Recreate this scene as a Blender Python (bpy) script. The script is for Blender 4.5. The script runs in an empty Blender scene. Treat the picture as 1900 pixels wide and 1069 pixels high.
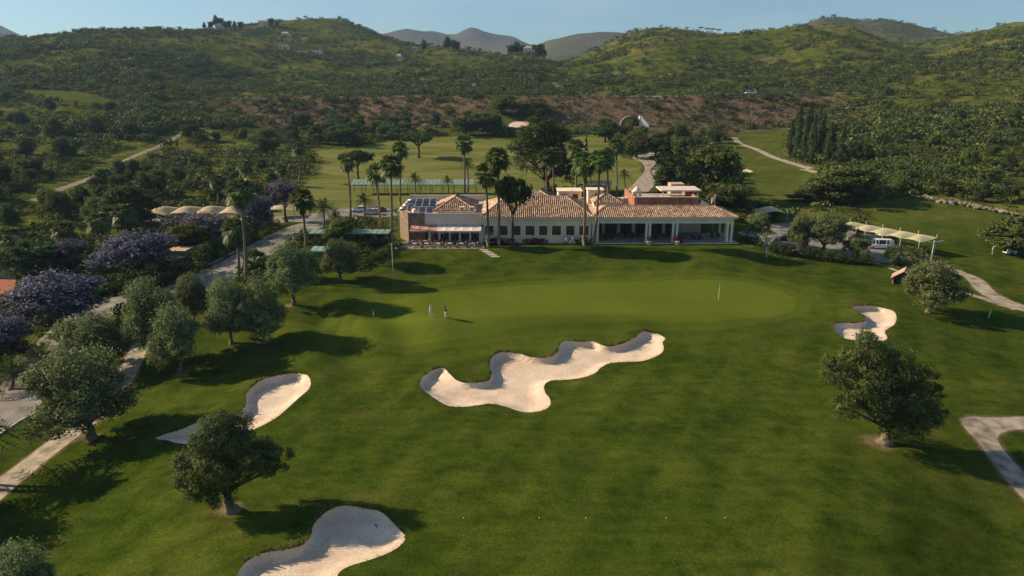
import bpy, bmesh, math, random
import numpy as np
from mathutils import Vector, Matrix
from mathutils.geometry import delaunay_2d_cdt

# ------------------------------------------------------------------ camera, sky, sun, exposure
SC = bpy.context.scene
COL = SC.collection
R = math.radians
F, PITCH, CAMZ = 1300.0, R(16.4), 35.0            # focal length in photo pixels, pitch down, camera height
CP, SP = math.cos(PITCH), math.sin(PITCH)
cam_data = bpy.data.cameras.new('camera')
cam_data.sensor_width = 36.0
cam_data.lens = F / 1900.0 * 36.0
cam_data.clip_start = 0.5
cam_data.clip_end = 30000.0
cam = bpy.data.objects.new('camera', cam_data)
COL.objects.link(cam)
cam.location = (0, 0, CAMZ)
cam.rotation_euler = (math.pi / 2 - PITCH, 0, 0)
SC.camera = cam

HAZE = 0.000085                                    # density of the valley air
SUN_EL = R(28.5)
SUN_AZ = math.atan2(-1.0, 0.18)                   # clockwise from +Y: the sun stands to the left, a little beyond
world = bpy.data.worlds.new('World')
SC.world = world
world.use_nodes = True
wn, wl = world.node_tree.nodes, world.node_tree.links
wn.clear()
wo = wn.new('ShaderNodeOutputWorld')
bg = wn.new('ShaderNodeBackground')
sky = wn.new('ShaderNodeTexSky')
sky.sky_type = 'NISHITA'
sky.sun_disc = False
sky.sun_elevation = SUN_EL
sky.sun_rotation = SUN_AZ
sky.altitude = 200.0
sky.air_density = 1.0
sky.dust_density = 0.7
sky.ozone_density = 2.2
bg.inputs['Strength'].default_value = 0.065
# thin high cirrus, the same all round the dome
tc = wn.new('ShaderNodeTexCoord')
mp = wn.new('ShaderNodeMapping'); mp.inputs['Scale'].default_value = (1.2, 1.2, 7.0)
nz = wn.new('ShaderNodeTexNoise'); nz.inputs['Scale'].default_value = 2.2; nz.inputs['Detail'].default_value = 6.0
cr = wn.new('ShaderNodeValToRGB')
cr.color_ramp.elements[0].position = 0.45; cr.color_ramp.elements[0].color = (0, 0, 0, 1)
cr.color_ramp.elements[1].position = 0.80; cr.color_ramp.elements[1].color = (0.55, 0.55, 0.55, 1)
mx = wn.new('ShaderNodeMix'); mx.data_type = 'RGBA'
mx.inputs['B'].default_value = (5.6, 6.5, 7.0, 1)
wl.new(tc.outputs['Generated'], mp.inputs['Vector']); wl.new(mp.outputs[0], nz.inputs['Vector'])
wl.new(nz.outputs['Fac'], cr.inputs[0]); wl.new(cr.outputs[0], mx.inputs['Factor'])
tint = wn.new('ShaderNodeMix'); tint.data_type = 'RGBA'; tint.blend_type = 'MULTIPLY'; tint.inputs[0].default_value = 1.0
tint.inputs['B'].default_value = (0.76, 0.97, 1.08, 1)
wl.new(sky.outputs[0], tint.inputs['A']); wl.new(tint.outputs['Result'], mx.inputs['A']); wl.new(mx.outputs['Result'], bg.inputs['Color'])
wl.new(bg.outputs[0], wo.inputs['Surface'])

sun_d = bpy.data.lights.new('sun', 'SUN')
sun_d.energy = 5.0
sun_d.angle = R(0.53)
sun_d.color = (1.0, 0.82, 0.58)
sun = bpy.data.objects.new('sun', sun_d)
COL.objects.link(sun)
SUN_DIR = Vector((math.sin(SUN_AZ) * math.cos(SUN_EL), math.cos(SUN_AZ) * math.cos(SUN_EL), math.sin(SUN_EL)))
sun.rotation_euler = SUN_DIR.to_track_quat('Z', 'Y').to_euler()
sun.location = (-60, 60, 120)

vs = SC.view_settings
vs.view_transform = 'Standard'
vs.look = 'None'
vs.exposure = 0.68
vs.gamma = 1.0
vs.use_curve_mapping = False
SC.cycles.use_denoising = True
SC.cycles.max_bounces = 6
SC.cycles.transparent_max_bounces = 6
SC.cycles.volume_bounces = 0

# ------------------------------------------------------------------ helpers: naming and tagging
rng = np.random.default_rng(11)
rnd = random.Random(5)

def tag(o, label=None, cat=None, group=None, kind=None):
    if label: o['label'] = label
    if cat: o['category'] = cat
    if group: o['group'] = group
    if kind: o['kind'] = kind
    return o

def empty(name, loc=(0, 0, 0), rz=0.0):
    o = bpy.data.objects.new(name, None)
    o.empty_display_size = 0.3
    COL.objects.link(o)
    o.location = loc
    o.rotation_euler = (0, 0, rz)
    return o

def link(name, me, parent=None, loc=None, rz=None):
    o = bpy.data.objects.new(name, me)
    COL.objects.link(o)
    if parent is not None: o.parent = parent
    if loc is not None: o.location = loc
    if rz is not None: o.rotation_euler = (0, 0, rz)
    return o

def copy_tree(o, parent=None):
    c = o.copy()
    COL.objects.link(c)
    c.parent = parent
    for ch in list(o.children):
        copy_tree(ch, c)
    return c

def mesh_np(name, V, Fc, mat=None, smooth=False):
    """V (n,3), Fc (m,k) all faces with the same k"""
    V = np.asarray(V, dtype=np.float32); Fc = np.asarray(Fc, dtype=np.int32)
    me = bpy.data.meshes.new(name)
    me.vertices.add(len(V)); me.vertices.foreach_set('co', V.ravel())
    m, k = Fc.shape
    me.loops.add(m * k); me.loops.foreach_set('vertex_index', Fc.ravel())
    me.polygons.add(m); me.polygons.foreach_set('loop_start', np.arange(0, m * k, k, dtype=np.int32))
    me.polygons.foreach_set('use_smooth', np.full(m, smooth, dtype=bool))
    me.update(calc_edges=True)
    if mat is not None: me.materials.append(mat)
    return me

class MB:
    """collects shapes into ONE mesh"""
    def __init__(s): s.v = []; s.f = []; s.m = []; s.cur = 0
    def face(s, pts):
        n = len(s.v); s.v += [tuple(p) for p in pts]; s.f.append(list(range(n, n + len(pts)))); s.m.append(s.cur); return s
    def box(s, x0, x1, y0, y1, z0, z1):
        n = len(s.v)
        s.v += [(x0,y0,z0),(x1,y0,z0),(x1,y1,z0),(x0,y1,z0),(x0,y0,z1),(x1,y0,z1),(x1,y1,z1),(x0,y1,z1)]
        for q in ((0,3,2,1),(4,5,6,7),(0,1,5,4),(1,2,6,5),(2,3,7,6),(3,0,4,7)):
            s.f.append([n + i for i in q]); s.m.append(s.cur)
        return s
    def obox(s, c, sx, sy, sz, rz=0.0, rx=0.0):
        """box centred at c, rotated about its centre"""
        M = Matrix.Translation(c) @ Matrix.Rotation(rz, 4, 'Z') @ Matrix.Rotation(rx, 4, 'X')
        n = len(s.v)
        for z in (-.5, .5):
            for x, y in ((-.5,-.5),(.5,-.5),(.5,.5),(-.5,.5)):
                s.v.append(tuple(M @ Vector((x*sx, y*sy, z*sz))))
        for q in ((0,3,2,1),(4,5,6,7),(0,1,5,4),(1,2,6,5),(2,3,7,6),(3,0,4,7)):
            s.f.append([n + i for i in q]); s.m.append(s.cur)
        return s
    def prism(s, poly, z0, z1):
        """vertical prism over a counter-clockwise polygon"""
        n = len(s.v); k = len(poly)
        s.v += [(p[0], p[1], z0) for p in poly] + [(p[0], p[1], z1) for p in poly]
        s.f.append([n + i for i in range(k)][::-1]); s.m.append(s.cur)
        s.f.append([n + k + i for i in range(k)]); s.m.append(s.cur)
        for i in range(k):
            j = (i + 1) % k
            s.f.append([n + i, n + j, n + k + j, n + k + i]); s.m.append(s.cur)
        return s
    def tube(s, pts, rad, n=8, cap=True):
        pts = [Vector(p) for p in pts]
        if not hasattr(rad, '__len__'): rad = [rad] * len(pts)
        base = len(s.v)
        for i, p in enumerate(pts):
            d = (pts[min(i+1, len(pts)-1)] - pts[max(i-1, 0)])
            d = d.normalized() if d.length > 1e-9 else Vector((0,0,1))
            a = d.cross(Vector((0, 0, 1)) if abs(d.z) < 0.9 else Vector((1, 0, 0))).normalized()
            b = d.cross(a)
            for k in range(n):
                t = 2 * math.pi * k / n
                s.v.append(tuple(p + (a * math.cos(t) + b * math.sin(t)) * rad[i]))
        for i in range(len(pts) - 1):
            for k in range(n):
                q = (k + 1) % n
                s.f.append([base + i*n + k, base + i*n + q, base + (i+1)*n + q, base + (i+1)*n + k][::-1]); s.m.append(s.cur)
        if cap:
            s.f.append([base + k for k in range(n)]); s.m.append(s.cur)
            s.f.append([base + (len(pts)-1)*n + k for k in range(n)][::-1]); s.m.append(s.cur)
        return s
    def lathe(s, prof, n=16, c=(0, 0, 0)):
        base = len(s.v)
        for r, z in prof:
            for k in range(n):
                t = 2 * math.pi * k / n
                s.v.append((c[0] + r*math.cos(t), c[1] + r*math.sin(t), c[2] + z))
        for i in range(len(prof) - 1):
            for k in range(n):
                q = (k + 1) % n
                s.f.append([base+i*n+k, base+i*n+q, base+(i+1)*n+q, base+(i+1)*n+k]); s.m.append(s.cur)
        s.f.append([base + k for k in range(n)][::-1]); s.m.append(s.cur)
        s.f.append([base + (len(prof)-1)*n + k for k in range(n)]); s.m.append(s.cur)
        return s
    def mesh(s, name, mats, smooth=False, bevel=0.0):
        me = bpy.data.meshes.new(name)
        me.from_pydata(s.v, [], s.f)
        if not isinstance(mats, (list, tuple)): mats = [mats]
        for m in mats: me.materials.append(m)
        if len(mats) > 1: me.polygons.foreach_set('material_index', s.m)
        if smooth: me.polygons.foreach_set('use_smooth', [True] * len(s.f))
        if bevel:
            bm = bmesh.new(); bm.from_mesh(me)
            bmesh.ops.bevel(bm, geom=bm.edges[:], offset=bevel, segments=2, affect='EDGES', profile=0.5)
            bm.to_mesh(me); bm.free()
        me.update()
        return me
    def build(s, name, mats, parent=None, smooth=False, bevel=0.0, loc=None, rz=None):
        return link(name, s.mesh(name, mats, smooth, bevel), parent, loc, rz)

# ------------------------------------------------------------------ materials
MATS = {}
def new_mat(name):
    m = bpy.data.materials.new(name); m.use_nodes = True
    n, l = m.node_tree.nodes, m.node_tree.links
    n.clear()
    o = n.new('ShaderNodeOutputMaterial')
    return m, n, l, o

def plain(name, col, rough=0.7, var=0.12, scale=1.5, metal=0.0, bump=0.0, bscale=None, spec=0.3, var2=None):
    """base colour broken up by two noises (grime and grain), optional fine relief"""
    if name in MATS: return MATS[name]
    m, n, l, o = new_mat(name)
    p = n.new('ShaderNodeBsdfPrincipled')
    t = n.new('ShaderNodeTexCoord')
    a = n.new('ShaderNodeTexNoise'); a.inputs['Scale'].default_value = scale; a.inputs['Detail'].default_value = 5
    r = n.new('ShaderNodeValToRGB')
    c2 = var2 if var2 else tuple(c * (1 - 2.2 * var) for c in col)
    r.color_ramp.elements[0].position = 0.3; r.color_ramp.elements[0].color = (*c2, 1)
    r.color_ramp.elements[1].position = 0.65; r.color_ramp.elements[1].color = (*(min(1, c * (1 + var)) for c in col), 1)
    l.new(t.outputs['Object'], a.inputs['Vector']); l.new(a.outputs['Fac'], r.inputs[0]); l.new(r.outputs[0], p.inputs['Base Color'])
    p.inputs['Roughness'].default_value = rough; p.inputs['Metallic'].default_value = metal
    p.inputs['Specular IOR Level'].default_value = spec
    if bump:
        b = n.new('ShaderNodeTexNoise'); b.inputs['Scale'].default_value = bscale or scale * 8; b.inputs['Detail'].default_value = 4
        u = n.new('ShaderNodeBump'); u.inputs['Strength'].default_value = bump; u.inputs['Distance'].default_value = 0.05
        l.new(t.outputs['Object'], b.inputs['Vector']); l.new(b.outputs['Fac'], u.inputs['Height']); l.new(u.outputs[0], p.inputs['Normal'])
    l.new(p.outputs[0], o.inputs['Surface'])
    MATS[name] = m
    return m

def leafmat(name, c1, c2, transl=0.25, rough=0.6, c3=None, spec=0.08):
    """foliage: every leaf a shade of its own between c1 and c2, each plant slightly different"""
    if name in MATS: return MATS[name]
    m, n, l, o = new_mat(name)
    g = n.new('ShaderNodeNewGeometry')
    oi = n.new('ShaderNodeObjectInfo')
    r = n.new('ShaderNodeValToRGB')
    r.color_ramp.elements[0].color = (*c1, 1); r.color_ramp.elements[1].color = (*c2, 1)
    if c3:
        e = r.color_ramp.elements.new(0.93); e.color = (*c2, 1)
        r.color_ramp.elements[-1].color = (*c3, 1)
    h = n.new('ShaderNodeHueSaturation')
    ma = n.new('ShaderNodeMapRange'); ma.inputs['To Min'].default_value = 0.72; ma.inputs['To Max'].default_value = 1.25
    mb = n.new('ShaderNodeMapRange'); mb.inputs['To Min'].default_value = 0.485; mb.inputs['To Max'].default_value = 0.515
    l.new(oi.outputs['Random'], ma.inputs['Value']); l.new(oi.outputs['Random'], mb.inputs['Value'])
    l.new(ma.outputs[0], h.inputs['Value']); l.new(mb.outputs[0], h.inputs['Hue'])
    l.new(g.outputs['Random Per Island'], r.inputs[0]); l.new(r.outputs[0], h.inputs['Color'])
    p = n.new('ShaderNodeBsdfPrincipled'); p.inputs['Roughness'].default_value = rough
    p.inputs['Specular IOR Level'].default_value = spec
    t = n.new('ShaderNodeBsdfTranslucent')
    x = n.new('ShaderNodeMixShader'); x.inputs[0].default_value = transl
    l.new(h.outputs[0], p.inputs['Base Color']); l.new(h.outputs[0], t.inputs['Color'])
    l.new(p.outputs[0], x.inputs[1]); l.new(t.outputs[0], x.inputs[2]); l.new(x.outputs[0], o.inputs['Surface'])
    MATS[name] = m
    return m
# ------------------------------------------------------------------ the lie of the land: a height function z(x, y)
def ray(px, py):
    """photo pixel -> (u, s): x = u*Y, z = CAMZ + s*Y at ground distance Y"""
    a = (np.asarray(px, float) - 950.0) / F; b = (534.5 - np.asarray(py, float)) / F
    den = CP + b * SP
    return a / den, (-SP + b * CP) / den

def W(px, py, Y):
    u, s = ray(px, py)
    return float(u * Y), float(CAMZ + s * Y)

def vnoise(x, y, seed=0):
    xi = np.floor(x).astype(np.int64); yi = np.floor(y).astype(np.int64)
    fx = x - xi; fy = y - yi
    fx = fx * fx * (3 - 2 * fx); fy = fy * fy * (3 - 2 * fy)
    def h(i, j):
        n = (i * 374761393 + j * 668265263 + seed * 1442695041) & 0x7fffffff
        n = ((n ^ (n >> 13)) * 1274126177) & 0x7fffffff
        return ((n ^ (n >> 16)) & 0xffff) / 32767.5 - 1.0
    return (h(xi, yi)*(1-fx) + h(xi+1, yi)*fx)*(1-fy) + (h(xi, yi+1)*(1-fx) + h(xi+1, yi+1)*fx)*fy

def fbm(x, y, lam, octv=4, seed=0):
    t = 0.0; a = 1.0; tot = 0.0
    for k in range(octv):
        t = t + a * vnoise(x / lam + 17.3 * k, y / lam - 9.1 * k, seed + k); tot += a
        a *= 0.5; lam *= 0.5
    return t / tot

def sstep(a, b, x):
    t = np.clip((x - a) / (b - a), 0, 1)
    return t * t * (3 - 2 * t)

UF = np.linspace(-1.7, 1.7, 341)
NEAR_U = [-1.7, -1.2, -.8, -.65, -.5, -.3, -.1, .1, .3, .5, .65, .8, 1.2, 1.7]
NEAR = {
  20:  [-5, -4, -3, -2, -1.5, -1, -1, -1, -1, -1, -1.5, -2.5, -4, -5],
  50:  [-6, -5, -4.0, -2.4, -1.1, -1, -1, -1, -1, -1, -1.6, -3, -5, -6],
  65:  [-6, -5, -4.3, -3.1, -1.3, -.8, -.8, -.8, -.8, -1, -1.6, -2.8, -4.5, -6],
  80:  [-5, -4.5, -4, -3.2, -1.4, -.5, -.7, -.7, -.6, -.7, -1.2, -2, -4, -5],
  92:  [-4, -4, -3.5, -2.8, -1.1, 0, .25, .15, .2, -.2, -.8, -1.5, -3, -4],
  100: [-3, -3, -3, -2, -.5, .5, .7, .8, .7, .1, -.5, -1.2, -2.5, -3],
  110: [-2.5, -2.5, -2, -1, 0, .7, .9, .9, .9, .4, -.2, -1, -2, -2.5],
  120: [-2, -2, -1.2, -.5, .5, 1, 1.1, 1.2, 1.2, .7, 0, -.8, -1.5, -2],
  128: [-1, -1, -.5, .2, 1, 1.6, 2.0, 2.0, 1.9, 1.0, .2, -.7, -1.2, -1.5],
  136: [0, 0, .4, .8, 1.5, 2.5, 3, 3, 2.9, 1.2, .4, -.6, -1, -1],
  150: [2, 1.5, 1.5, 1.7, 2, 2.8, 3, 3, 2.9, 1.2, .5, -.5, -1, -1],
  175: [5, 4, 3, 2.5, 2.5, 2.8, 3, 3, 2.6, 1.4, 1.4, 2.0, 2, 2],
}
FAR = {   # ground distance -> rows of (photo x, photo y) where that ground shows
  200: [(-900,330),(-200,340),(0,345),(130,350),(260,358),(400,362),(520,365),(620,368),(1320,368),(1400,372),(1480,374),(1560,372),(1640,366),(1720,362),(1800,360),(1900,358),(2100,350),(2700,335)],
  250: [(-900,285),(-200,305),(0,315),(130,318),(260,320),(400,322),(520,324),(620,325),(720,326),(1170,326),(1240,328),(1320,330),(1480,330),(1560,322),(1640,312),(1720,306),(1800,302),(1900,298),(2100,285),(2700,260)],
  300: [(-900,235),(-200,268),(0,280),(130,278),(260,278),(400,285),(520,290),(620,292),(720,289),(1100,289),(1240,291),(1320,295),(1400,296),(1480,293),(1560,280),(1640,268),(1720,260),(1800,255),(1900,248),(2100,235),(2700,205)],
  350: [(-900,190),(-200,225),(0,235),(130,232),(260,238),(400,245),(520,252),(620,256),(800,254),(880,251),(960,252),(1040,254),(1170,258),(1240,262),(1320,266),(1400,266),(1480,262),(1560,248),(1640,232),(1720,222),(1800,214),(1900,205),(2100,190),(2700,160)],
  400: [(-900,150),(-200,182),(0,190),(130,185),(260,200),(400,212),(520,222),(620,226),(720,226),(800,222),(880,214),(960,220),(1040,226),(1170,228),(1240,230),(1320,236),(1400,240),(1480,234),(1560,218),(1640,200),(1720,188),(1800,180),(1900,170),(2100,155),(2700,120)],
  440: [(-900,125),(-200,165),(0,174),(130,171),(260,180),(400,181),(520,177),(1240,178),(1320,176),(1400,174),(1480,172),(1640,172),(1720,165),(1800,155),(1900,142),(2100,125),(2700,100)],
  462: [(-900,118),(-200,155),(0,166),(130,164),(260,174),(400,178),(520,176),(1240,177),(1320,175),(1400,173),(1480,171),(1640,171),(1720,160),(1800,148),(1900,134),(2100,118),(2700,95)],
  520: [(-900,105),(-200,130),(0,142),(130,138),(260,150),(400,166),(520,172),(800,172),(880,171),(960,170),(1040,168),(1100,165),(1170,160),(1240,155),(1320,155),(1400,158),(1480,155),(1560,150),(1640,155),(1720,140),(1800,125),(1900,112),(2100,100),(2700,85)],
  620: [(-900,92),(-200,100),(0,106),(130,96),(200,94),(260,104),(400,140),(520,150),(620,155),(720,155),(800,150),(880,150),(960,145),(1040,150),(1100,145),(1170,125),(1240,118),(1320,122),(1400,125),(1480,115),(1560,105),(1640,125),(1720,118),(1800,100),(1900,90),(2100,80),(2700,75)],
  750: [(-900,85),(-200,88),(0,81),(130,66),(260,74),(330,82),(400,95),(520,110),(620,125),(720,125),(800,118),(880,112),(960,95),(985,92),(1040,125),(1100,120),(1170,95),(1240,88),(1320,95),(1400,95),(1480,82),(1560,75),(1640,98),(1720,108),(1800,80),(1900,70),(2100,60),(2700,65)],
  850: [(-900,88),(-200,90),(0,86),(130,72),(260,73),(330,72),(400,75),(520,85),(620,95),(720,98),(800,91),(880,90),(960,92),(1040,120),(1100,102),(1170,72),(1240,66),(1320,80),(1400,82),(1480,72),(1560,67),(1640,76),(1720,100),(1800,75),(1900,64),(2100,58),(2700,65)],
  950: [(-900,95),(-200,98),(0,95),(130,82),(260,72),(330,66),(400,56),(450,54),(520,60),(620,64),(720,82),(800,95),(880,100),(960,106),(1040,126),(1100,95),(1170,60),(1240,47),(1320,64),(1400,74),(1480,80),(1560,78),(1640,80),(1720,85),(1800,72),(1900,63),(2700,70)],
  1050:[(-900,105),(0,105),(130,95),(260,85),(400,62),(480,50),(540,43),(600,41),(660,52),(720,74),(800,102),(960,116),(1040,130),(1100,105),(1170,70),(1240,55),(1320,70),(1400,78),(1480,90),(1640,90),(1720,85),(1800,68),(1900,62),(2700,75)],
  1300:[(-900,125),(0,125),(400,105),(600,85),(720,110),(960,130),(1040,138),(1100,125),(1240,100),(1400,100),(1480,98),(1640,95),(1720,80),(1800,64),(1900,60),(2700,80)],
  1700:[(-900,130),(0,130),(960,135),(1040,135),(1240,120),(1400,85),(1480,60),(1510,45),(1540,36),(1570,40),(1600,44),(1640,40),(1690,48),(1720,58),(1800,78),(1900,75),(2700,90)],
  1950:[(-900,130),(0,130),(960,130),(1040,128),(1240,120),(1400,80),(1480,58),(1540,40),(1600,48),(1640,46),(1720,62),(1800,85),(1900,85),(2700,100)],
  2500:[(-900,120),(0,125),(900,125),(980,110),(1010,82),(1040,73),(1080,66),(1120,62),(1170,65),(1240,75),(1320,90),(1480,110),(1900,120),(2700,120)],
  2900:[(-900,115),(0,125),(900,125),(1010,100),(1100,85),(1240,100),(1480,130),(2700,130)],
  3900:[(-900,40),(-400,28),(-100,38),(0,48),(40,66),(130,96),(500,105),(640,90),(690,74),(720,66),(760,58),(800,60),(820,66),(836,71),(855,64),(880,56),(900,60),(918,68),(950,68),(972,76),(995,88),(1040,95),(1200,105),(2700,105)],
  4700:[(-900,90),(0,110),(700,110),(880,95),(1000,120),(2700,125)],
  7000:[(-900,150),(2700,150)],
}
YROW, ZROW = [], []
for Y in sorted(NEAR):
    YROW.append(Y); ZROW.append(np.interp(UF, NEAR_U, NEAR[Y]))
for Y in sorted(FAR):
    px = np.array([p[0] for p in FAR[Y]], float); py = np.array([p[1] for p in FAR[Y]], float)
    u, s = ray(px, py)
    z = np.interp(UF, u, CAMZ + s * Y)
    YROW.append(Y); ZROW.append(z)
YROW = np.array(YROW, float); ZROW = np.array(ZROW)
kern = np.exp(-0.5 * (np.arange(-6, 7) / 1.6) ** 2); kern /= kern.sum()
kern2 = np.exp(-0.5 * (np.arange(-6, 7) / 0.7) ** 2); kern2 /= kern2.sum()
for i in range(len(YROW)):
    k = kern if YROW[i] < 1000 else kern2
    ZROW[i] = np.convolve(np.pad(ZROW[i], 6, mode='edge'), k, mode='valid')
# monotone cubic along the distance
hh = np.diff(YROW)[:, None]; dd = np.diff(ZROW, axis=0) / hh
mm = np.zeros_like(ZROW)
with np.errstate(divide='ignore', invalid='ignore'):
    w1 = 2 * hh[1:] + hh[:-1]; w2 = hh[1:] + 2 * hh[:-1]
    hm = (w1 + w2) / (w1 / dd[:-1] + w2 / dd[1:])
mm[1:-1] = np.where(dd[:-1] * dd[1:] > 0, hm, 0.0)
mm[0] = dd[0]; mm[-1] = dd[-1]
YF = np.concatenate([np.arange(20, 480, 2.0), np.geomspace(480, 7000, 260)])
ii = np.clip(np.searchsorted(YROW, YF, side='right') - 1, 0, len(YROW) - 2)
h_ = (YROW[ii + 1] - YROW[ii])[:, None]; t_ = ((YF - YROW[ii])[:, None]) / h_
ZF = ((2*t_**3 - 3*t_**2 + 1) * ZROW[ii] + (t_**3 - 2*t_**2 + t_) * h_ * mm[ii]
      + (-2*t_**3 + 3*t_**2) * ZROW[ii+1] + (t_**3 - t_**2) * h_ * mm[ii+1])

def zlat(x, y):
    Yc = np.clip(y, 20, 6999)
    u = np.clip(x / np.maximum(Yc, 20), -1.699, 1.699)
    fu = (u - UF[0]) / (UF[1] - UF[0]); iu = np.floor(fu).astype(int); fu = fu - iu
    iy = np.clip(np.searchsorted(YF, Yc, side='right') - 1, 0, len(YF) - 2)
    fy = (Yc - YF[iy]) / (YF[iy + 1] - YF[iy])
    return (ZF[iy, iu]*(1-fu) + ZF[iy, iu+1]*fu)*(1-fy) + (ZF[iy+1, iu]*(1-fu) + ZF[iy+1, iu+1]*fu)*fy

FLATS = []      # (polygon, z, falloff)
def seg_dist(P, poly, closed=True):
    """distance from points P (n,2) to a polyline and index of the nearest segment"""
    A = np.asarray(poly, float)
    B = np.roll(A, -1, axis=0) if closed else A[1:]
    if not closed: A = A[:-1]
    best = np.full(len(P), 1e9); idx = np.zeros(len(P), int)
    for k in range(len(A)):
        d = B[k] - A[k]; L = max((d * d).sum(), 1e-12)
        t = np.clip(((P - A[k]) @ d) / L, 0, 1)
        q = P - (A[k] + t[:, None] * d)
        e = (q * q).sum(1)
        m = e < best; best[m] = e[m]; idx[m] = k
    return np.sqrt(best), idx

def inside(P, poly):
    A = np.asarray(poly, float); n = len(A)
    res = np.zeros(len(P), bool)
    mn, mx_ = A.min(0), A.max(0)
    cand = np.where((P[:,0] >= mn[0]) & (P[:,0] <= mx_[0]) & (P[:,1] >= mn[1]) & (P[:,1] <= mx_[1]))[0]
    if len(cand) == 0: return res
    X = P[cand, 0]; Yv = P[cand, 1]; r = np.zeros(len(cand), bool)
    j = n - 1
    for i in range(n):
        xi, yi = A[i]; xj, yj = A[j]
        if yi != yj:
            c = ((yi > Yv) != (yj > Yv)) & (X < (xj - xi) * (Yv - yi) / (yj - yi) + xi)
            r ^= c
        j = i
    res[cand] = r
    return res

def zbase(x, y):
    x = np.asarray(x, float); y = np.asarray(y, float)
    z = zlat(x, y)
    far = sstep(330, 520, y)
    amp = far * np.minimum(0.0075 * y, 11.0) * (1 - 0.55 * sstep(2800, 3600, y))
    lam = np.where(y < 1500, 1.0, 2.2)
    gul = sstep(480, 600, y) * (1 - .6 * sstep(820, 940, y)) * (1 - sstep(1250, 1600, y)) * (9.0 + 5.0 * sstep(60, 160, x))
    gx = x + 25 * fbm(x, y, 150.0, 2, 61)
    z = z + gul * (.55 - 1.3 * np.abs(vnoise(gx / 120.0, y / 420.0, 55)) + .35 * vnoise(gx / 45.0, y / 120.0, 57))
    z = z + amp * (fbm(x / lam, y / lam, 130.0, 5, 3) - np.abs(fbm(x / lam, y / lam, 95.0, 3, 9)) * 0.9 + 0.2)
    z = z + sstep(2300, 2600, y) * 46 * fbm(x, y, 330.0, 5, 71)
    z = z + 0.22 * fbm(x, y, 16.0, 3, 21) * (1 - far)
    # low banks and swales of the course
    z = z + 1.9 * np.exp(-(((x - 3) / 25.0) ** 2 + ((y - 97.2 - .06 * x) / 2.7) ** 2))
    rel = np.exp(-(((x + 27) / 14.0) ** 2 + ((y - 95.0) / 15.0) ** 2))
    z = z + rel * (.55 * np.sin((x + .45 * y) * .62 + 1.2 * vnoise(x / 14, y / 14, 4)) + .3 * vnoise(x / 5.0, y / 5.0, 8))
    rel = np.exp(-((y - 129.5) / 7.0) ** 2) * (1 - sstep(40, 60, np.abs(x - 8)))
    z = z + rel * (.55 * vnoise(x / 13.0, y / 5.5, 31) + .25 * vnoise(x / 6.0, y / 3.5, 33))
    rel = np.exp(-(((x - 36) / 18.0) ** 2 + ((y - 100.0) / 8.0) ** 2))
    z = z + rel * (.5 * vnoise(x / 9.0, y / 6.0, 41))
    z = z + 0.5 * np.exp(-(((x + 22) / 7.0) ** 2 + ((y - 92.0) / 5.0) ** 2))
    z = z - 0.45 * np.exp(-(((x - 10) / 40.0) ** 2 + ((y - 87) / 5.0) ** 2))
    z = z + 0.5 * np.exp(-(((x - 8) / 36.0) ** 2 + ((y - 127) / 2.6) ** 2))
    for poly, zt, fall in FLATS:
        P = np.stack([np.ravel(x), np.ravel(y)], 1)
        mn = poly.min(0) - fall; mxx = poly.max(0) + fall
        c = np.where((P[:,0] > mn[0]) & (P[:,0] < mxx[0]) & (P[:,1] > mn[1]) & (P[:,1] < mxx[1]))[0]
        if len(c) == 0: continue
        d, _ = seg_dist(P[c], poly)
        d[inside(P[c], poly)] = 0
        w = 1 - sstep(0, fall, d)
        zr = np.ravel(z).copy(); zr[c] = zr[c] * (1 - w) + zt * w
        z = zr.reshape(np.shape(z))
    return z

YS = np.concatenate([np.arange(22, 480, 0.25), np.geomspace(480, 6500, 900)])
def G(px, py, f=None):
    """first ground point seen at that photo position"""
    u, s = ray(px, py); u = float(u); s = float(s)
    d = CAMZ + s * YS - (f or zbase)(u * YS, YS)
    k = np.where(d <= 0)[0]
    if len(k) == 0:
        Y = 900.0
    else:
        k = k[0]
        Y = YS[k] if k == 0 else YS[k-1] + (YS[k] - YS[k-1]) * d[k-1] / (d[k-1] - d[k])
    return np.array([u * Y, Y])

def zg(x, y): return float(zbase(np.array([x]), np.array([y]))[0])

YB, ZB = 142.3, 3.0                     # the clubhouse front and its ground level
FLATS.append((np.array([(-26, 136.5), (48, 138.5), (50, 176), (-26, 178)]), ZB, 6.0))

def smooth_poly(pts, n=4, closed=True):
    P = np.asarray(pts, float); m = len(P); out = []
    for i in range(m if closed else m - 1):
        if closed: p0, p1, p2, p3 = P[(i-1) % m], P[i], P[(i+1) % m], P[(i+2) % m]
        else: p0, p1, p2, p3 = P[max(i-1, 0)], P[i], P[i+1], P[min(i+2, m-1)]
        for k in range(n):
            t = k / n
            out.append(0.5 * ((2*p1) + (-p0+p2)*t + (2*p0-5*p1+4*p2-p3)*t*t + (-p0+3*p1-3*p2+p3)*t**3))
    if not closed: out.append(P[-1])
    return np.array(out)

def resample(P, step, closed=True):
    P = np.asarray(P, float)
    Q = np.vstack([P, P[:1]]) if closed else P
    d = np.r_[0, np.cumsum(np.linalg.norm(np.diff(Q, axis=0), axis=1))]
    n = max(3, int(round(d[-1] / step)))
    t = np.linspace(0, d[-1], n + 1)
    out = np.stack([np.interp(t, d, Q[:, 0]), np.interp(t, d, Q[:, 1])], 1)
    return out[:-1] if closed else out

def gpoly(pxs, step, smooth=True):
    P = np.array([G(*p) for p in pxs])
    if smooth: P = smooth_poly(P, 5)
    return resample(P, step)

def gstrip(pxs, width, step):
    """a strip of even real width along a line"""
    P = np.array([G(*p) for p in pxs])
    return strip(P, width, step)

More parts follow.
